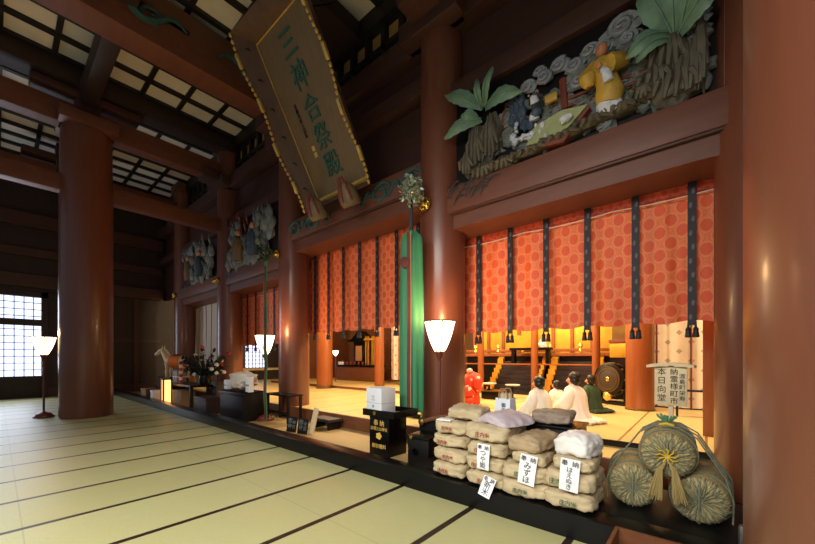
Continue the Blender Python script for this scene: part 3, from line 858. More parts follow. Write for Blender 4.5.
MB().prism([(.055 * math.cos(a) * (1 + .12 * math.cos(5 * a)), .3 + .05 * math.sin(a) * (1 + .12 * math.cos(5 * a))) for a in [2 * PI * q / 40 for q in range(40)]], -.208, -.2).build('gold_emblem', 'flat_gold', t)
wp = at(378, 412, Y=3.8)
t = thing('white_box', 'white carton with small printed mark on the offering stand tray', 'box', (bp.x - .06, 3.88, .643), R(-6))
MB().box((-.185, -.14, 0), (.185, .14, .4), .004).build('carton', 'white_carton', t)
MB().box((-.187, -.142, .17), (.187, .142, .174)).build('lid_edge', 'plaid_grey', t)
glyphs('printed_mark', '三', .09, 'red_ink', t, T(-.01, -.145, .24) @ FR, .001)
glyphs('printed_mark', '山', .05, 'ink', t, T(-.01, -.145, .12) @ FR, .001)
bq = at(419, 455, Y=3.66)
t = thing('offering_box', 'small black box with a round hole beside the sacks', 'box', (bq.x - .05, 3.86, .012), R(4))
MB().box((-.17, -.18, 0), (.17, .18, .4), .012).build('cabinet', 'black_paint', t)
MB().box((-.2, -.21, .4), (.2, .21, .43), .006).build('lid', 'black_lacquer', t)
MB().lathe([(.055, 0), (.055, .006), (.045, .008), (.04, .0)], 20, mx=T(-.04, -.181, .22) @ Matrix.Rotation(R(90), 4, 'X')).build('hole_ring', 'black_lacquer', t)
MB().lathe([(.025, 0), (.025, .01), (0, .012)], 14, mx=T(-.09, -.212, .415) @ Matrix.Rotation(R(90), 4, 'X')).build('gold_stud', 'brass', t)
t = thing('low_rack', 'low black rack with rounded ends behind the small holed box', 'rack', (bq.x - .12, 4.3, .012))
MB().box((-.28, -.14, 0), (.28, .14, .58), .02).build('body', 'black_paint', t)
MB().tube([(-.24, -.16, .52), (0, -.17, .6), (.27, -.12, .66)], .035, 8).build('roller', 'brown_wood', t)
MB().lathe([(.05, 0), (.05, .05), (.02, .07)], 14, mx=T(-.18, -.17, .54) @ Matrix.Rotation(R(90), 4, 'X')).build('cap', 'bronze', t)

# black placards and plank on the strip
for i, (px, s, lb) in enumerate(((291, '御神符', 'black placard with white characters leaning beside its twin, near the lone pillar'), (302, '御守授', 'black placard with white characters beside the pale plank'))):
    p = at(px, 432 + i * 2, Z=.012)
    t = thing('placard', lb, 'placard', p, R(14), 'black lettered placards')
    t.rotation_euler[0] = R(-10)
    t.scale = (.72, .72, .72)
    MB().box((-.17, -.015, 0), (.17, .015, .42), .004).build('board', 'black_paint', t)
    glyphs('white_writing', V(s[:2]), .15, 'carved_grey', t, T(-.06, -.018, .23) @ FR, .001)
    glyphs('white_writing', V(s[1:]), .12, 'carved_grey', t, T(.09, -.018, .2) @ FR, .001)
p = at(311, 434, Z=.012)
t = tag(MB().box((-.07, -.015, 0), (.07, .015, .52), .004, T(*p) @ Matrix.Rotation(R(10), 4, 'Y') @ Matrix.Rotation(R(-8), 4, 'X')).build('wooden_plank', 'pale_wood'), 'narrow pale plank leaning beside the black placards', 'plank')

p = at(326, 428, Z=.012)
t = thing('low_stand', 'low dark red-brown stand behind the pale plank', 'stand', p, R(0))
MB().box((-.32, -.16, .16), (.32, .16, .22), .006).build('stand_top', 'dark_wood', t)
for sx in (-.25, .25): MB().box((sx - .03, -.14, 0), (sx + .03, .14, .16), .004).build('leg', 'black_paint', t)

# ------------------------------------------------------------------ black cabinets with white parcels, beyond the thin cord
def on_strip(px, Y): return at(px, 400, Y=Y).x
x0 = on_strip(243, 3.9)
x0 -= .15
t = thing('black_cabinet', 'black lattice offertory box before the third pillar', 'offertory box', (x0, 3.95, .012))
t.scale = (.9, 1, 1)
MB().box((-.7, -.28, 0), (.7, .28, .66), .015).build('cabinet', 'black_paint', t)
for i in range(11): MB().box((-.66 + i * .13, -.24, .66), (-.62 + i * .13, .24, .7)).build('slat', 'black_lacquer', t)
MB().box((-.74, -.3, .58), (.74, -.27, .66), .005).build('rail', 'black_lacquer', t)
t = thing('cloth_bundle', 'grey-white cloth bundle lying on the black lattice box', 'bundle', (x0 + .1, 3.95, .70))
MB().ell((0, 0, .25), (.48, .24, .22), 3, wob=.4, ws=2.5).build('wrap', 'white_cloth', t)
MB().ell((.18, -.05, .3), (.16, .1, .06), 2, wob=.4).build('knot', 'plaid_grey', t)
for q, (dx, hh) in enumerate(((-.6, .24), (.6, .36))):
    t = thing('white_packet', ['upright white packet at the far end of the black lattice box', 'tall white packet beside the cloth bundle'][q], 'packet', (x0 + dx, 3.85, .70))
    MB().box((-.08, -.06, 0), (.08, .06, hh), .006).build('packet_body', 'white_paper', t)
    MB().box((-.082, -.062, hh * .4), (.082, -.058, hh * .5)).build('band', 'plaid_grey', t)
x1 = on_strip(272, 4.2)
t = thing('black_table', 'small black folding table beside the farther lamp', 'table', (x1 + .1, 4.45, .012))
MB().box((-.5, -.2, .6), (.5, .2, .64), .008).build('table_top', 'black_lacquer', t)
for sx in (-.45, .45):
    for sy in (-.16, .16): MB().box((sx - .025, sy - .025, 0), (sx + .025, sy + .025, .6)).build('leg', 'black_paint', t)
MB().box((-.45, -.17, .2), (.45, -.14, .24)).build('rail', 'black_paint', t)
# ------------------------------------------------------------------ far offerings: horse, lantern sign, tables
hx = on_strip(172, 4.1)
t = thing('black_table', 'long low black table carrying offerings before the far pillar', 'table', (hx + 2.2, 4.0, .012))
MB().box((-1.25, -.35, .62), (1.0, .35, .68), .01).build('table_top', 'black_lacquer', t)
for sx in (-1.15, .9):
    for sy in (-.28, .28): MB().box((sx - .04, sy - .04, 0), (sx + .04, sy + .04, .62)).build('leg', 'black_paint', t)
t = thing('black_chest', 'tall black chest under the white horse figure', 'chest', (hx + .2, 4.15, .012))
MB().box((-.85, -.3, 0), (.4, .3, .78), .012).build('chest_body', 'black_paint', t)
MB().box((-.87, -.32, .78), (.42, .32, .82), .008).build('chest_lid', 'black_lacquer', t)
# horse
t = thing('horse_figure', 'white horse figure with orange saddle cloth, on the black chest', 'figurine', (hx + .42, 4.12, .82), R(215))
t.scale = (.92, .92, .92)
b = MB()
b.tube([(-.5, 0, .58), (-.3, 0, .62), (0, 0, .58), (.25, 0, .62), (.4, 0, .6)], [.1, .2, .19, .2, .12], 14)
b.tube([(.3, 0, .66), (.46, 0, .86), (.56, 0, 1.04)], [.17, .11, .09], 12)
b.tube([(.5, 0, 1.06), (.64, 0, 1.0), (.8, 0, .9), (.86, 0, .86)], [.08, .1, .065, .055], 12)
for x in (.3, -.38):
    for y in (-.11, .11):
        if x > 0: b.tube([(x, y, .56), (x, y, .3), (x + .02, y, .27), (x, y, .04), (x + .03, y, 0)], [.09, .05, .055, .04, .055], 10)
        else: b.tube([(x, y, .58), (x + .04, y, .38), (x - .06, y, .28), (x - .03, y, .04), (x, y, 0)], [.12, .06, .05, .04, .055], 10)
for y in (-.05, .05): b.tube([(.53, y, 1.1), (.53, y * 1.2, 1.22)], [.03, .008], 6)
b.build('horse_body', 'horse_white', t, 60)
MB().tube([(-.5, 0, .66), (-.66, 0, .55), (-.68, 0, .2)], [.04, .06, .02], 8).build('tail', 'horse_white', t)
MB().tube([(.52, 0, 1.14), (.38, 0, .98), (.26, 0, .82)], [.03, .05, .03], 8).build('mane', 'white_cloth', t)
MB().lathe([(.215, -.2), (.23, -.18), (.23, .18), (.215, .2)], 24, mx=T(0, 0, .6) @ Matrix.Rotation(R(90), 4, 'Y')).build('saddle_cloth', 'orange_cloth', t)
MB().ell((0, 0, .83), (.16, .12, .06), 2).build('saddle', 'carved_red', t)
# glowing paper sign
gx = on_strip(169, 3.55)
t = thing('paper_lantern', 'glowing upright paper lantern at the far end of the sill', 'lantern', (gx, 3.48, .012))
MB().box((-.1, -.1, .08), (.1, .1, .8)).build('paper', 'glow_paper', t, 0)
b = MB()
for sx in (-.11, .11):
    for sy in (-.11, .11): b.box((sx - .02, sy - .02, 0), (sx + .02, sy + .02, .84))
for z in (.06, .82): b.box((-.12, -.12, z - .02), (.12, .12, z + .02))
b.build('frame', 'brown_wood', t, 0)
for px, Y, w, h, m, lb in ((150, 3.7, .35, .35, 'carton_brown', 'far brown carton beside the end wall'), (184, 3.75, .4, .5, 'carton_brown', 'brown carton under the long low black table'),
                           (208, 3.75, .42, .42, 'dark_wood', 'dark wooden box between the flower stand and the lattice box'), (159, 3.5, .14, .42, 'white_carton', 'slim white box beside the glowing lantern'), (218, 4.46, .4, .75, 'dark_wood', 'tall dark box against the third pillar')):
    t = thing('storage_box', lb, 'box', (on_strip(px, Y), Y, .012))
    MB().box((-w, -.2, 0), (w, .2, h), .008).build('box_body', m, t)
    MB().box((-w - .01, -.21, h - .06), (w + .01, .21, h + .01), .005).build('lid', m, t)
fx = on_strip(205, 4.0)
t = thing('flower_arrangement', 'dark branching flower arrangement with white and red blooms on the low table', 'flowers', (fx, 4.0, .68), R(20))
t.scale = (1.25, 1.25, 1.25)
MB().lathe([(.09, 0), (.14, .1), (.12, .24), (.07, .28)], 18).build('vase', 'black_lacquer', t)
b = MB(); rr = random.Random(9)
for i in range(70):
    a = rr.random() * 2 * PI; L = .3 + .5 * rr.random(); e = .25 + .75 * rr.random()
    tip = Vector((math.cos(a) * L * .9, math.sin(a) * L * .5, .28 + L * e - .12))
    b.tube([(0, 0, .26), (tip.x * .45, tip.y * .45, .3 + (tip.z - .3) * .6), tip], [.012, .009, .004], 5)
    for q in range(5):
        f = .5 + .5 * rr.random(); p = Vector((tip.x * f, tip.y * f, .28 + (tip.z - .28) * f))
        b.ell((0, 0, 0), (.08, .035, .012), 1, T(*p) @ Matrix.Rotation(rr.random() * 6, 4, 'Z') @ Matrix.Rotation(rr.random() * 2 - 1, 4, 'Y'))
    if i % 6 == 0: MB().ell(tip, .05, 1).build('white_bloom', 'flower_white', t)
    if i % 9 == 4: MB().ell(tip, .045, 1).build('red_bloom', 'flower_red', t)
b.build('foliage', 'foliage_dark', t)
t = thing('wrapped_parcel', 'grey wrapped parcel between the horse figure and the flowers', 'parcel', (hx + 1.2, 3.98, .68))
MB().box((-.22, -.14, 0), (.22, .14, .4), .02).build('parcel_body', 'plaid_grey', t)
MB().box((-.23, -.15, .18), (.23, .15, .22)).build('ribbon', 'white_cloth', t)
t = thing('striped_streamer', 'red and white striped streamer stick beside the dark flowers', 'streamer', (hx + 1.6, 3.9, .68))
for q in range(7): MB().lathe([(.05, q * .1), (.05, q * .1 + .1)], 10).build('stripe_section', ('flower_red', 'flower_white')[q % 2], t)
# lattice window of the inner hall, seen through the third bay
w2 = struct(MB().box((XL + .02, 8.9, .95), (XL + .05, 10.1, 2.35)).build('window_2', 'shoji_light', smooth=0))
b = MB()
for i in range(7): b.box((XL + .05, 8.9 + i * .2 - .018, .95), (XL + .08, 8.9 + i * .2 + .018, 2.35))
for i in range(7): b.box((XL + .05, 8.9, .95 + i * .22 - .018), (XL + .08, 10.1, .95 + i * .22 + .018))
struct(b.build('window_lattice', 'carved_blue', w2, smooth=0))
struct(MB().box((XL, 6.2, .8), (XL + .14, 11, .93)).build('window_sill', 'pale_wood', w2, smooth=0))

# ------------------------------------------------------------------ coloured carving over the near bay
def leaf(b, base, tip, w, bend=.1, ny=-.0):
    base, tip = Vector(base), Vector(tip)
    d = tip - base; side = d.cross(Vector((0, 1, 0))).normalized()
    NN = 10; up = []; lo = []; mid = []
    for i in range(NN + 1):
        f = i / NN
        c = base + d * f + Vector((0, -bend * math.sin(PI * f), .25 * bend * math.sin(PI * f)))
        ww = w * math.sin(PI * min(1, f * .93 + .07)) ** .7 * (1 - .12 * (i % 2))
        up.append(b.bm.verts.new(c + side * ww)); lo.append(b.bm.verts.new(c - side * ww)); mid.append(b.bm.verts.new(c + Vector((0, -.035, 0))))
    for i in range(NN):
        b.bm.faces.new((up[i], up[i + 1], mid[i + 1], mid[i])); b.bm.faces.new((mid[i], mid[i + 1], lo[i + 1], lo[i]))
    b.tube([m.co + Vector((0, -.008, 0)) for m in mid], [.014 * (1 - .7 * i / NN) for i in range(NN + 1)], 5)
CYF = 4.98
def cp(px, py, dy=0): 
    p = at(px, py, Y=CYF - dy); return p
t = thing('carved_transom', 'large coloured relief carving with banana trees and a yellow-robed figure', 'carving', (0, 0, 0), 0, 'carved panels over the bays')
MB().box((-3.2, CYF, 4.27), (.14, CYF + .1, 5.75)).build('backing_board', 'black_paint', t, 0)
b = MB()
for bx, by, tx, ty, w in ((483, 108, 446, 97, .12), (482, 110, 478, 80, .06), (485, 108, 494, 68, .07), (486, 108, 522, 92, .13), (482, 120, 445, 140, .12), (480, 122, 462, 118, .1)):
    leaf(b, cp(bx, by, .1), cp(tx, ty, .22), w, .1)
b.build('banana_leaf', 'leaf_green', t, 60, False)
def rocks(px_list, m, name, seed):
    b = MB(); rr = random.Random(seed)
    for px, py, r, rz in px_list:
        p = cp(px, py, .06)
        b.ell(p, (r, .13, rz), 3, wob=.45, ws=2.2)
        for q in range(5):
            xx = (q - 2) / 2.4 * r
            hh = rz * math.sqrt(max(.05, 1 - (xx / r) ** 2))
            b.tube([(p.x + xx, p.y - .11, p.z - hh * .9), (p.x + xx * .8 + .03 * math.sin(q), p.y - .15, p.z), (p.x + xx * .5, p.y - .1, p.z + hh * .9)], [.02, .042, .015], 6)
    return b.build(name, m, t, 50)
rocks(((479, 148, .17, .34), (493, 138, .16, .36), (470, 165, .14, .2), (486, 172, .2, .13), (505, 165, .2, .1)), 'carved_brown', 'carved_trunk', 4)
rocks(((668, 58, .2, .3), (655, 82, .2, .17), (676, 84, .24, .22), (690, 70, .14, .3), (642, 96, .12, .1), (700, 55, .07, .4), (620, 112, .2, .07), (592, 124, .25, .06), (560, 140, .3, .05), (530, 154, .3, .05)), 'carved_brown', 'carved_rock', 5)
b = MB()
for bx, by, tx, ty, w in ((672, 36, 640, -8, .16), (674, 36, 672, -22, .12), (678, 36, 722, -12, .13), (670, 34, 626, 60, .12), (672, 40, 636, 64, .07), (680, 34, 700, -30, .1)):
    leaf(b, cp(bx, by, .14), cp(tx, ty, .3), w, .1)
b.build('banana_leaf', 'leaf_green', t, 60, False)
b = MB(); rr = random.Random(8)
for cx, cy, s in ((528, 88, .1), (545, 78, .1), (560, 66, .11), (575, 66, .1), (590, 52, .1), (604, 48, .11), (540, 72, .07), (622, 28, .16), (628, 40, .1), (612, 62, .08), (580, 82, .1), (692, 44, .09), (698, 22, .09)):
    p = cp(cx, cy, .05); b = MB()
    b.tube([(p.x + s * (1 - a * .075) * math.cos(a + cx), p.y - .02 - .005 * a, p.z + s * .8 * (1 - a * .075) * math.sin(a + cx)) for a in [i * .55 for i in range(22)]], [s * .3 * (1 - i / 30) for i in range(22)], 6)
    b.ell(p, (s * 1.3, .05, s * .8), 2, wob=.4)
    b.build('carved_cloud', 'carved_cloud', t, 60)
b = MB(); rr = random.Random(31)
for i in range(150):
    f = rr.random(); x = -2.75 + 2.75 * f; z = 4.4 + 1.0 * rr.random()
    if z > 5.05 + .5 * f: continue
    b.ell((x, CYF - .02, z), (.06 + .09 * rr.random(), .06, .04 + .07 * rr.random()), 2, wob=.6, ws=3)
    a0 = rr.random() * 6
    b.tube([(x + .07 * (1 - a * .1) * math.cos(a + a0), CYF - .07, z + .06 * (1 - a * .1) * math.sin(a + a0)) for a in [q * .6 for q in range(12)]], [.018 * (1 - q / 16) for q in range(12)], 5)
b.build('background_scrollwork', 'carved_grey', t, 60)
# tilted pale slab (the deck) and red posts and rails
def slab(pts, m, name, dy0, dy1):
    b = MB(); a = b.ring([cp(x, y, dy0) for x, y in pts]); c = b.ring([cp(x, y, dy0) + Vector((0, dy0 - dy1, 0)) for x, y in pts]); b.skin([a, c]); return b.build(name, m, t, 0)
slab(((526, 146), (560, 136), (588, 104), (562, 110), (535, 126)), 'carved_slab', 'carved_deck', .16, .02)
slab(((526, 147), (562, 138), (589, 104), (590, 107), (563, 142), (526, 150)), 'carved_red', 'deck_edge', .18, .04)
for p0, p1, r in (((507, 104), (499, 140), .028), ((563, 80), (565, 110), .05), ((546, 108), (604, 84), .02), ((604, 84), (650, 70), .02), ((607, 94), (655, 74), .018), ((548, 112), (600, 96), .018)):
    MB().tube([cp(*p0, .06), cp(*p1, .06)], r, 8).build('red_rail', 'carved_red', t)
# yellow robed figure
def figure(px, foot, head, robe, under, lean, name, hd=.055):
    f0, h0 = cp(px, foot, .14), cp(px + lean, head, .2)
    H = h0.z - f0.z
    b = MB()
    P = lambda f, dx=0, dy=0: Vector((f0.x + (h0.x - f0.x) * f + dx, f0.y + (h0.y - f0.y) * f + dy, f0.z + H * f))
    b.tube([P(.1), P(.25, .03), P(.45, .02), P(.6, -.01), P(.74, 0), P(.82)], [.17 * H, .2 * H, .15 * H, .19 * H, .17 * H, .05 * H], 14)
    b.tube([P(.76, .1 * H), P(.62, .24 * H, -.04), P(.55, .1 * H, -.16)], [.08 * H, .11 * H, .12 * H], 10)
    b.tube([P(.76, -.1 * H), P(.6, -.26 * H, -.05), P(.5, -.2 * H, -.12), P(.4, -.2 * H, -.1)], [.08 * H, .1 * H, .12 * H, .06 * H], 10)
    o = b.build(name, robe, t, 60)
    b = MB()
    b.tube([P(-.02, -.06 * H), P(.08, -.02), P(.2)], [.12 * H, .15 * H, .15 * H], 12); b.tube([P(-.02, .12 * H), P(.1, .06 * H)], [.1 * H, .12 * H], 10)
    b.tube([P(.55, 0, -.14), P(.45, .04, -.16), P(.33, .05, -.14)], [.03, .05, .06], 8)
    b.build('under_robe', under, o, 60)
    b = MB(); b.ell(P(.93), (.085 * H, .09 * H, .105 * H), 2); b.ell(P(.92, -.03 * H, -.09 * H), .022 * H, 1)
    MB().ell(P(.56, -.02, -.2), .045 * H, 1).build('hand', 'carved_skin', o)
    hh = b.build('head', 'carved_skin', o)
    return o
fo = figure(609, 112, 46, 'carved_yellow', 'carved_white', -8, 'yellow_robed_figure')
figure(534, 120, 90, 'carved_blue', 'carved_white', 3, 'blue_robed_figure')
b = MB(); p = cp(552, 98, .2); b.box((p.x - .09, p.y - .03, p.z - .05), (p.x + .07, p.y + .03, p.z + .05), .02); b.build('yellow_bundle', 'carved_yellow', t)
b = MB(); rr = random.Random(12)
for i in range(20):
    p = cp(512 + 34 * rr.random(), 124 + 18 * rr.random(), .16); b.ell(p, .02 + .035 * rr.random(), 1, wob=.5)
p = cp(566, 118, .2); b.ell(p, (.09, .04, .06), 2, wob=.6)
b.build('foam_ripple', 'carved_white', t)
b = MB()
for i in range(16):
    p = cp(512 + 26 * rr.random(), 96 + 30 * rr.random(), .08); b.ell(p, (.06, .06, .09), 2, wob=.5)
b.build('blue_bamboo', 'carved_blue', t)
# end post beside the carving
struct(MB().box((.14, 4.86, 4.25), (.5, 5.1, 5.8), .02).build('trim_%d' % n, 'beam_lacquer')); n += 1

# greyer carvings over the farther bays
def far_carving(xa, xb, label, seed, redtip):
    t = thing('carved_transom', label, 'carving', ((xa + xb) / 2, CYF, 4.29), 0, 'carved panels over the bays')
    h = (xb - xa) / 2; rr = random.Random(seed)
    MB().box((-h, 0, 0), (h, .1, 1.4)).build('backing_board', 'dark_wood', t, 0)
    b = MB()
    for i in range(44):
        x = (rr.random() * 2 - 1) * h * .84; z = .1 + rr.random() ** 1.4 * 1.2
        s = .09 + .1 * rr.random()
        b.ell((x, -.08 - .12 * rr.random(), z), (s, .08, s * 1.3), 2, wob=.6, ws=3)
        b.tube([(x, -.14, z), (x + .1 * (rr.random() - .5), -.2, z + .12), (x + .25 * (rr.random() - .5), -.18, z + .26)], [.035, .03, .01], 6)
    b.build('carved_cloud_and_leaves', 'carved_grey', t, 60)
    for i in range(12):
        x = (rr.random() * 2 - 1) * h * .8; z = .9 + .5 * rr.random(); b = MB()
        b.tube([(x, -.12, z), (x + .1, -.2, z + .14), (x + .04, -.2, z + .32)], [.03, .04, .01], 6)
        b.build('reddish_branch', 'carved_red' if redtip else 'carved_grey', t)
    for q, (xx, m) in enumerate(((-h * .35, 'plaque_wood'), (h * .25, 'carved_blue'))):
        b = MB()
        b.tube([(xx, -.22, .15), (xx + .02, -.24, .45), (xx, -.24, .75), (xx + .02, -.24, .88)], [.17, .16, .15, .06], 12)
        b.tube([(xx - .12, -.24, .72), (xx - .25, -.3, .52), (xx - .1, -.36, .45)], [.06, .07, .05], 8)
        f = b.build('robed_figure', m, t, 60)
        MB().ell((xx + .03, -.25, .98), (.08, .085, .1), 2).build('head', 'carved_skin', f)
    return t
far_carving(-11.8, -8.66, 'greyish relief carving with red-tipped branches over the narrow orange curtain', 21, True)
far_carving(-16.1, -12.6, 'farthest grey relief carving over the striped curtain', 22, False)

# ------------------------------------------------------------------ altar in the inner hall
AY = 10.5
t = thing('altar_stage', 'gilded altar stage with gold doors and orange posts in the inner hall', 'altar', (-3.9, AY, DZ))
MB().box((-3.0, 1.1, 0), (1.8, 3.2, 1.2)).build('stage_base', 'black_lacquer', t)
for i, x in enumerate((-1.75, .03, 1.68)): MB().lathe([(.1, 0), (.1, 4.3)], 20, (x, -.12, 0)).build('post', 'orange_wood', t)
MB().box((-3.0, .98, 1.2), (1.8, 1.12, 1.3), .01).build('ledge', 'orange_wood', t)
MB().box((-3.0, -.16, .93), (1.7, -.1, .97), .01).build('hand_rail', 'orange_wood', t)
MB().box((-3.0, 1.02, 1.34), (1.8, 1.1, 1.44), .01).build('lower_rail', 'orange_wood', t)
for i in range(8):
    x = -2.8 + i * .58
    MB().box((x - .05, 1.3, 1.3), (x + .05, 1.42, 3.6)).build('door_stile', 'orange_wood', t)
    MB().box((x + .05, 1.36, 1.3), (x + .53, 1.4, 3.6)).build('gold_door', 'gold_leaf', t, 0)
for i in range(5):
    MB().lathe([(.03, 1.3), (.06, 1.36), (.04, 1.44), (.07, 1.5), (.05, 1.6)], 12, (-2.6 + i * .9, 1.05, 0)).build('rail_finial', 'gold', t)
for x0, x1, lb in ((-5.55, -4.0, 'black stair with gilded stepped side, between the outer altar posts'), (-3.72, -2.35, 'black stair with gilded stepped side, nearer the drum')):
    t = thing('altar_stair', lb, 'stair', ((x0 + x1) / 2, AY, DZ), 0, 'altar stairs')
    h = (x1 - x0) / 2
    for i in range(7): MB().box((-h + .2, .1 + i * .14, 0), (h, .1 + (i + 1) * .14, .13 + i * .15), .008).build('step', 'stair_black', t)
    pr = []
    for i in range(7): pr += [(.06 + i * .14, i * .15 + .02), (.06 + i * .14, i * .15 + .2)]
    pr += [(1.06, 1.22), (1.06, .95), (.16, 0)]
    b = MB()
    a = b.ring([Vector((-h, y, z)) for y, z in pr]); c = b.ring([Vector((-h + .2, y, z)) for y, z in pr]); b.skin([a, c])
    b.build('gold_stringer', 'gold_leaf', t, 0)
    b = MB()
    a = b.ring([Vector((h, y, z)) for y, z in pr]); c = b.ring([Vector((h + .1, y, z)) for y, z in pr]); b.skin([a, c])
    b.build('gold_stringer', 'gold_leaf', t, 0)
t = thing('offering_table', 'black offering table before the gold doors on the altar', 'table', (-4.3, AY + .55, DZ + .97))
MB().box((-.6, -.15, .42), (.7, .15, .5), .01).build('table_top', 'black_lacquer', t)
for x in (-.5, .6): MB().box((x - .05, -.1, 0), (x + .05, .1, .42)).build('leg', 'black_lacquer', t)
MB().box((-.42, -.08, .5), (.3, .02, .9)).build('gold_panel', 'gold_leaf', t)
MB().ell((.45, -.05, .62), (.12, .06, .13), 2, wob=.5).build('carved_ornament', 'carved_white', t)
# drum
p = at(611, 404, Z=DZ)
t = thing('drum', 'big black drum with gilt ring on a stand, near the inner pillar', 'drum', (p.x, p.y, DZ), R(-26))
mx = Matrix.Rotation(R(90), 4, 'X')
zc = .62
MB().lathe([(.34, -.12), (.4, -.1), (.42, 0), (.4, .1), (.34, .12)], 36, mx=T(0, 0, zc) @ mx).build('drum_body', 'black_lacquer', t)
MB().lathe([(.33, .115), (.3, .13), (.0, .13)], 36, mx=T(0, 0, zc) @ mx).build('drum_head', 'drum_skin', t)
b = MB()
for rr_ in (.31, .25): b.tube([(rr_ * math.cos(2 * PI * i / 32), -.135, zc + rr_ * math.sin(2 * PI * i / 32)) for i in range(33)], .012, 6)
b.build('gilt_ring', 'bronze', t)
MB().ell((0, -.14, zc), (.06, .02, .06), 2).build('center_boss', 'brass', t)
b = MB()
for i in range(10):
    a = 2 * PI * i / 10; b.ell((.41 * math.cos(a), -.06, zc + .41 * math.sin(a)), (.045, .04, .035), 1)
b.build('flame_ornament', 'bronze', t)
for s in (-1, 1): MB().tube([(s * .4, 0, 0), (s * .36, 0, .3), (s * .43, 0, .7)], [.06, .045, .035], 8).build('stand_leg', 'black_lacquer', t)
MB().box((-.45, -.12, 0), (.45, .12, .08), .02).build('stand_base', 'black_lacquer', t)
MB().ell((0, -.14, .2), (.12, .06, .1), 2, wob=.4).build('gold_finial', 'gold', t)
p = at(616, 362, Y=10.4)
t = thing('gilt_cabinet', 'gilded and red shrine cabinet behind the drum', 'cabinet', (p.x, 11.1, DZ))
MB().box((-.25, 0, 0), (.5, .5, 1.15), .01).build('cabinet_body', 'black_lacquer', t)
MB().box((-.27, -.03, 1.15), (.5, .53, 1.55), .02).build('gold_frieze', 'gold_leaf', t)
MB().box((-.29, -.06, 1.55), (.55, .56, 1.65), .02).build('red_cornice', 'carved_red', t)
MB().box((-.25, .2, 1.65), (.5, .3, 4.0)).build('slatted_screen', 'bronze', t)
# alcove altar in the middle bay
t = thing('alcove_shrine', 'dark alcove shrine with gilt uprights beyond the mats of the middle bay', 'shrine', (-13.2, 11.6, DZ))
MB().box((-1.6, 0, 0), (1.3, .6, .7), .02).build('base_cabinet', 'brown_wood', t)
MB().box((-1.7, -.05, .7), (1.4, .65, .8), .02).build('altar_top', 'black_lacquer', t)
MB().box((-.45, .2, .8), (.35, .6, 2.0), .02).build('shrine_box', 'black_lacquer', t)
MB().prism([(-.9, 2.0), (-.5, 2.12), (0, 2.5), (.5, 2.12), (.9, 2.0), (.6, 1.95), (-.6, 1.95)], .1, .65).build('shrine_roof', 'black_lacquer', t)
MB().box((-.28, .18, 1.0), (.18, .2, 1.75)).build('shrine_door', 'tan_cloth', t)
for x in (.55, .72, 1.0, 1.12): MB().box((x - .03, .1, .8), (x + .03, .16, 2.2)).build('gilt_upright', 'gold_leaf', t)
MB().box((.45, .08, 2.0), (1.25, .18, 2.1)).build('gilt_lintel', 'gold_leaf', t)
b = MB(); rr = random.Random(4)
for i in range(8): b.lathe([(.05, 0), (.06, .08), (.04, .16)], 10, (-1.2 + i * .3, .15, .8))
b.build('red_vessel', 'carved_red', t)
MB().box((-1.5, .05, .5), (-1.1, .1, .95), .005).build('white_card', 'white_paper', t)
MB().box((-1.9, 1.2, 0), (1.8, 1.3, 4.3)).build('back_panel', 'brown_wood', t, 0)
p = at(335.5, 353, Y=10.6)
t = thing('wall_lamp', 'small glowing lamp beside the alcove shrine', 'lamp', p)
MB().lathe([(.03, -.14), (.1, -.06), (.14, .04), (.14, .1), (.08, .12)], 20).build('shade', 'shade_paper', t)
MB().tube([(0, 0, -.14), (0, 0, IZ - p.z)], .02, 8).build('pole', 'lamp_metal', t)
MB().lathe([(.12, IZ - p.z), (.12, IZ - p.z + .03), (.03, IZ - p.z + .06)], 16).build('base', 'lamp_metal', t)

# ------------------------------------------------------------------ people
def skin_body(parts, name, m, parent, sub=2):
    """parts: (points, radii) chains; a chain whose first point is a tuple index joins an existing vertex"""
    verts, edges, rads = [], [], []
    for pts, rs, root in parts:
        prev = root
        for p, r in zip(pts, rs):
            verts.append(p); rads.append(r); i = len(verts) - 1
            if prev is not None: edges.append((prev, i))
            prev = i
    me = bpy.data.meshes.new(name); me.from_pydata(verts, edges, [])
    o = bpy.data.objects.new(name, me); COL.objects.link(o)
    md = o.modifiers.new('Skin', 'SKIN'); md.use_smooth_shade = True
    for i, r in enumerate(rads):
        me.skin_vertices[0].data[i].radius = (r, r) if not hasattr(r, '__len__') else r
    me.skin_vertices[0].data[0].use_root = True
    ss = o.modifiers.new('Sub', 'SUBSURF'); ss.levels = sub; ss.render_levels = sub
    dg = bpy.context.evaluated_depsgraph_get()
    m2 = bpy.data.meshes.new_from_object(o.evaluated_get(dg)); m2.name = name
    bpy.data.objects.remove(o)
    m2.materials.clear(); m2.materials.append(M[m])
    for pl in m2.polygons: pl.use_smooth = True
    o = bpy.data.objects.new(name, m2); COL.objects.link(o); o.parent = parent
    return o
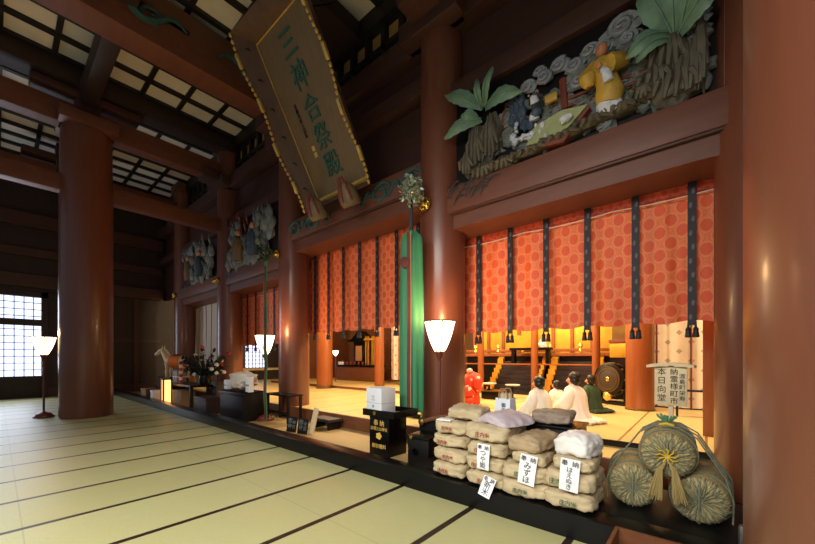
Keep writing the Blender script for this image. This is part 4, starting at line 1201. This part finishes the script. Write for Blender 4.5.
def person(loc, rz, S, label, robe='white_robe', hairlen=0, lean=0.0):
    """kneeling in seiza, facing local +Y, hands in the lap"""
    t = thing('person', label, 'person', loc, rz)
    t.scale = (S, S, S)
    parts = [([(0, -.1, .2), (0, -.08, .36), (0, -.05, .5), (0, -.02, .6), (0, 0, .665), (0, .015, .72), (0, .03, .79), (0, .03, .85)],
              [.13, .115, .13, .11, .052, .06, .085, .06], None)]
    base = len(parts[0][0])
    # nose, ears
    parts.append(([(0, .115, .765), (0, .135, .75)], [.02, .013], 5))
    cnt = base + 2
    for s in (-1, 1):
        parts.append(([(s * .085, .02, .77), (s * .095, .012, .78)], [.015, .01], 6)); cnt += 2
    for s in (-1, 1):
        sh = cnt
        parts.append(([(s * .15, -.02, .58), (s * .2, -.02, .45), (s * .22, .02, .34), (s * .14, .16, .27), (s * .09, .2, .25), (s * .075, .24, .24)], [.06, .05, .045, .036, .024, .026], 3)); cnt += 6
        hand = cnt - 1
        for q in range(4):
            fx = s * (.05 + .017 * q)
            parts.append(([(fx, .268, .238), (fx - s * .008, .295, .228), (fx - s * .012, .31, .215)], [.0095, .0085, .007], hand)); cnt += 3
        parts.append(([(s * .05, .235, .25), (s * .035, .255, .25)], [.011, .008], hand)); cnt += 2
        parts.append(([(s * .09, -.02, .17), (s * .12, .16, .13), (s * .13, .32, .09), (s * .11, .1, .05), (s * .09, -.16, .05), (s * .07, -.26, .03)], [.095, .09, .065, .05, .04, .03], 0)); cnt += 6
    skin_body(parts, 'body', 'skin', t)
    # robe
    b = MB(); rings = []
    for z, rx, ry, cy in ((.0, .27, .36, .02), (.06, .28, .37, .02), (.13, .27, .34, .02), (.2, .25, .27, -.02), (.28, .23, .22, -.05), (.36, .22, .2, -.055), (.46, .23, .19, -.045), (.54, .235, .175, -.03), (.6, .22, .15, -.015), (.64, .175, .115, -.005), (.665, .1, .085, .0), (.675, .074, .07, .0), (.69, .07, .066, .0)):
        rg = []
        for k in range(56):
            a = 2 * PI * k / 56
            f = 1 + .06 * math.sin(9 * a + z * 9 + 2 * math.sin(3 * a)) * max(.15, 1 - z * 1.4) + .03 * noise.noise(Vector((math.cos(a) * 2, math.sin(a) * 2, z * 5)))
            rg.append(Vector((rx * f * math.cos(a), cy + ry * f * math.sin(a), z)))
        rings.append(b.ring(rg))
    b.skin(rings, cap=False)
    b.build('robe', robe, t, 80)
    for s in (-1, 1):
        b = MB()
        b.tube([(s * .13, -.02, .59), (s * .21, -.025, .5), (s * .255, .0, .37), (s * .2, .13, .27), (s * .13, .2, .235)], [.08, .105, .12, .125, .12], 14)
        b.tube([(s * .24, .02, .34), (s * .26, .06, .2), (s * .26, .09, .06)], [.09, .085, .1], 12, flat=.7)
        b.build('sleeve', robe, t, 80)
    b = MB()
    for hx_, hy_, hr in ((-.2, -.3, .16), (.1, -.36, .2), (.26, -.22, .15), (-.05, -.3, .2)): b.ell((hx_, hy_, .045), (hr, hr * .8, .05), 3, wob=.5, ws=3)
    b.build('trailing_hem', robe, t, 80)
    b = MB(); b.tube([(.075 * math.cos(a), .0 + .07 * math.sin(a), .685 - .02 * math.sin(a)) for a in [2 * PI * i / 24 for i in range(25)]], .014, 6); b.build('collar', robe, t)
    b = MB()
    b.ell((0, -.03, .832), (.108, .108, .1), 3, wob=.08, ws=6)
    b.ell((0, -.05, .765), (.105, .078, .1), 3, wob=.1, ws=6)
    for s in (-1, 1): b.ell((s * .08, -.02, .785), (.024, .045, .07), 2, wob=.1)
    b.build('hair', 'hair', t, 80)
    if hairlen:
        MB().tube([(0, -.08, .8), (0, -.12, .7), (0, -.15, .55), (0, -.17, .55 - hairlen)], [.05, .05, .045, .02], 10).build('hair_tail', 'hair', t)
    b = MB()
    for s in (-1, 1): b.ell((s * .034, .103, .79), (.012, .006, .006), 1)
    b.build('eye', 'ink', t)
    MB().ell((0, .102, .725), (.022, .006, .006), 1).build('mouth', 'carved_red', t)
    return t
def kneel(px, py): 
    p = at(px, py, Z=DZ); return (p.x, p.y, DZ)
person(kneel(538, 424), R(78), .9, 'person in white robe kneeling nearest the rice sacks, face turned aside')
person(kneel(556, 413.5), R(70), .74, 'smaller person in white robe kneeling between two larger ones')
person(kneel(573, 421), R(80), .96, 'person in white robe kneeling nearest the drum, in front of the green-robed one')
person(kneel(590, 411), R(72), .84, 'person in dark green robe kneeling mostly hidden behind the white robe', 'green_robe')
p = at(471, 404, Z=DZ)
t = thing('draped_figure', 'seated figure draped in red and white patterned cloth beside the pillar', 'figure', (p.x, p.y, DZ), R(20))
t.scale = (1.04, 1.04, 1.06)
b = MB()
b.tube([(0, 0, .0), (-.02, -.02, .14), (0, 0, .34), (.02, .02, .5), (0, .02, .66), (-.02, .0, .74)], [.22, .24, .19, .22, .21, .08], 18)
b.ell((-.05, -.2, .3), (.17, .12, .15), 3); b.ell((.16, -.08, .48), (.13, .16, .2), 3, wob=.2); b.ell((-.04, -.16, .1), (.2, .16, .11), 3)
b.build('patterned_cloth', 'red_pattern', t, 70)
MB().ell((-.03, -.02, .78), (.075, .07, .06), 2).build('white_cap', 'white_cloth', t)
p = at(494, 399, Z=DZ)
t = thing('low_black_tray', 'low black footed tray beside the draped red figure', 'tray', (p.x, p.y, DZ), R(10))
MB().box((-.3, -.2, .02), (.3, .2, .22), .01).build('tray_box', 'black_lacquer', t)
MB().box((-.33, -.23, .22), (.33, .23, .25), .008).build('rim', 'bronze', t)
p_tray = t.location.copy()
for q, (dx, dy, hh) in enumerate(((-.15, .0, .16), (.32, .5, .36))):
    t2 = thing('footed_stand', ['round footed offering stand on the low black tray', 'taller footed offering stand behind the low black tray'][q], 'stand', (p_tray.x + dx, p_tray.y + dy, DZ + (.25 if q == 0 else 0)))
    MB().lathe([(.08, 0), (.03, .03), (.03, hh - .02), (.05, hh)], 16).build('foot', 'black_lacquer', t2)
    MB().lathe([(.2, hh), (.21, hh + .03), (.19, hh + .03), (.0, hh + .02)], 24).build('dish', 'white_cloth', t2)

# ================================================================== LIGHT
def area(name, loc, rot, sx, sy, e, c):
    l = bpy.data.lights.new(name, 'AREA'); l.shape = 'RECTANGLE'; l.size = sx; l.size_y = sy; l.energy = e; l.color = c
    o = bpy.data.objects.new(name, l); o.location = loc; o.rotation_euler = rot; COL.objects.link(o); return o
def point(name, loc, e, c, r=.1):
    l = bpy.data.lights.new(name, 'POINT'); l.energy = e; l.color = c; l.shadow_soft_size = r
    o = bpy.data.objects.new(name, l); o.location = loc; COL.objects.link(o); return o
DAY = (.86, .92, 1.0); WARM = (1.0, .58, .24); HALL = (1.0, .82, .48)
area('front_opening_daylight', (-1.0, -4.2, 5.0), (R(38), 0, 0), 7, 2.4, 370, (1, .98, .9)).data.spread = R(118)
area('end_window_daylight', (XL + .3, -.6, 2.4), (R(90), 0, R(-90)), 3, 3, 90, DAY)
for x, y in ((-3.02, 4.29), (-8.02, 4.17), (-12.75, .78)): point('floor_lamp_light', (x, y, 2.12), 30, WARM, .12)
for x, y, e in ((-2.2, 7.4, 320), (-5.4, 8.2, 380), (-8.6, 7.4, 400), (-11.6, 7.6, 180), (.8, 7.6, 120)):
    point('hall_ceiling_light', (x, y, 4.3), e, HALL, .35)
point('altar_light', (-3.6, 10.0, 3.4), 170, HALL, .3)
point('alcove_light', (-13, 10.4, 3.2), 40, WARM, .2)
w = bpy.data.worlds.new('World'); SC.world = w; w.use_nodes = True
w.node_tree.nodes['Background'].inputs[0].default_value = (.72, .82, 1, 1); w.node_tree.nodes['Background'].inputs[1].default_value = .17

# ================================================================== CAMERA
cd = bpy.data.cameras.new('camera'); cam = bpy.data.objects.new('camera', cd); COL.objects.link(cam)
cam.location = (0, 0, CAM_H); cam.rotation_euler = (R(90), 0, YAW)
cd.sensor_width = 36; cd.sensor_fit = 'HORIZONTAL'; cd.lens = 36 * F / 815; cd.shift_x = 0; cd.shift_y = (358 - 272) / 815
cd.clip_start = .05
SC.camera = cam
SC.view_settings.view_transform = 'Standard'; SC.view_settings.look = 'None'; SC.view_settings.gamma = 1; SC.view_settings.use_curve_mapping = False
SC.view_settings.exposure = .58
SC.cycles.use_denoising = True
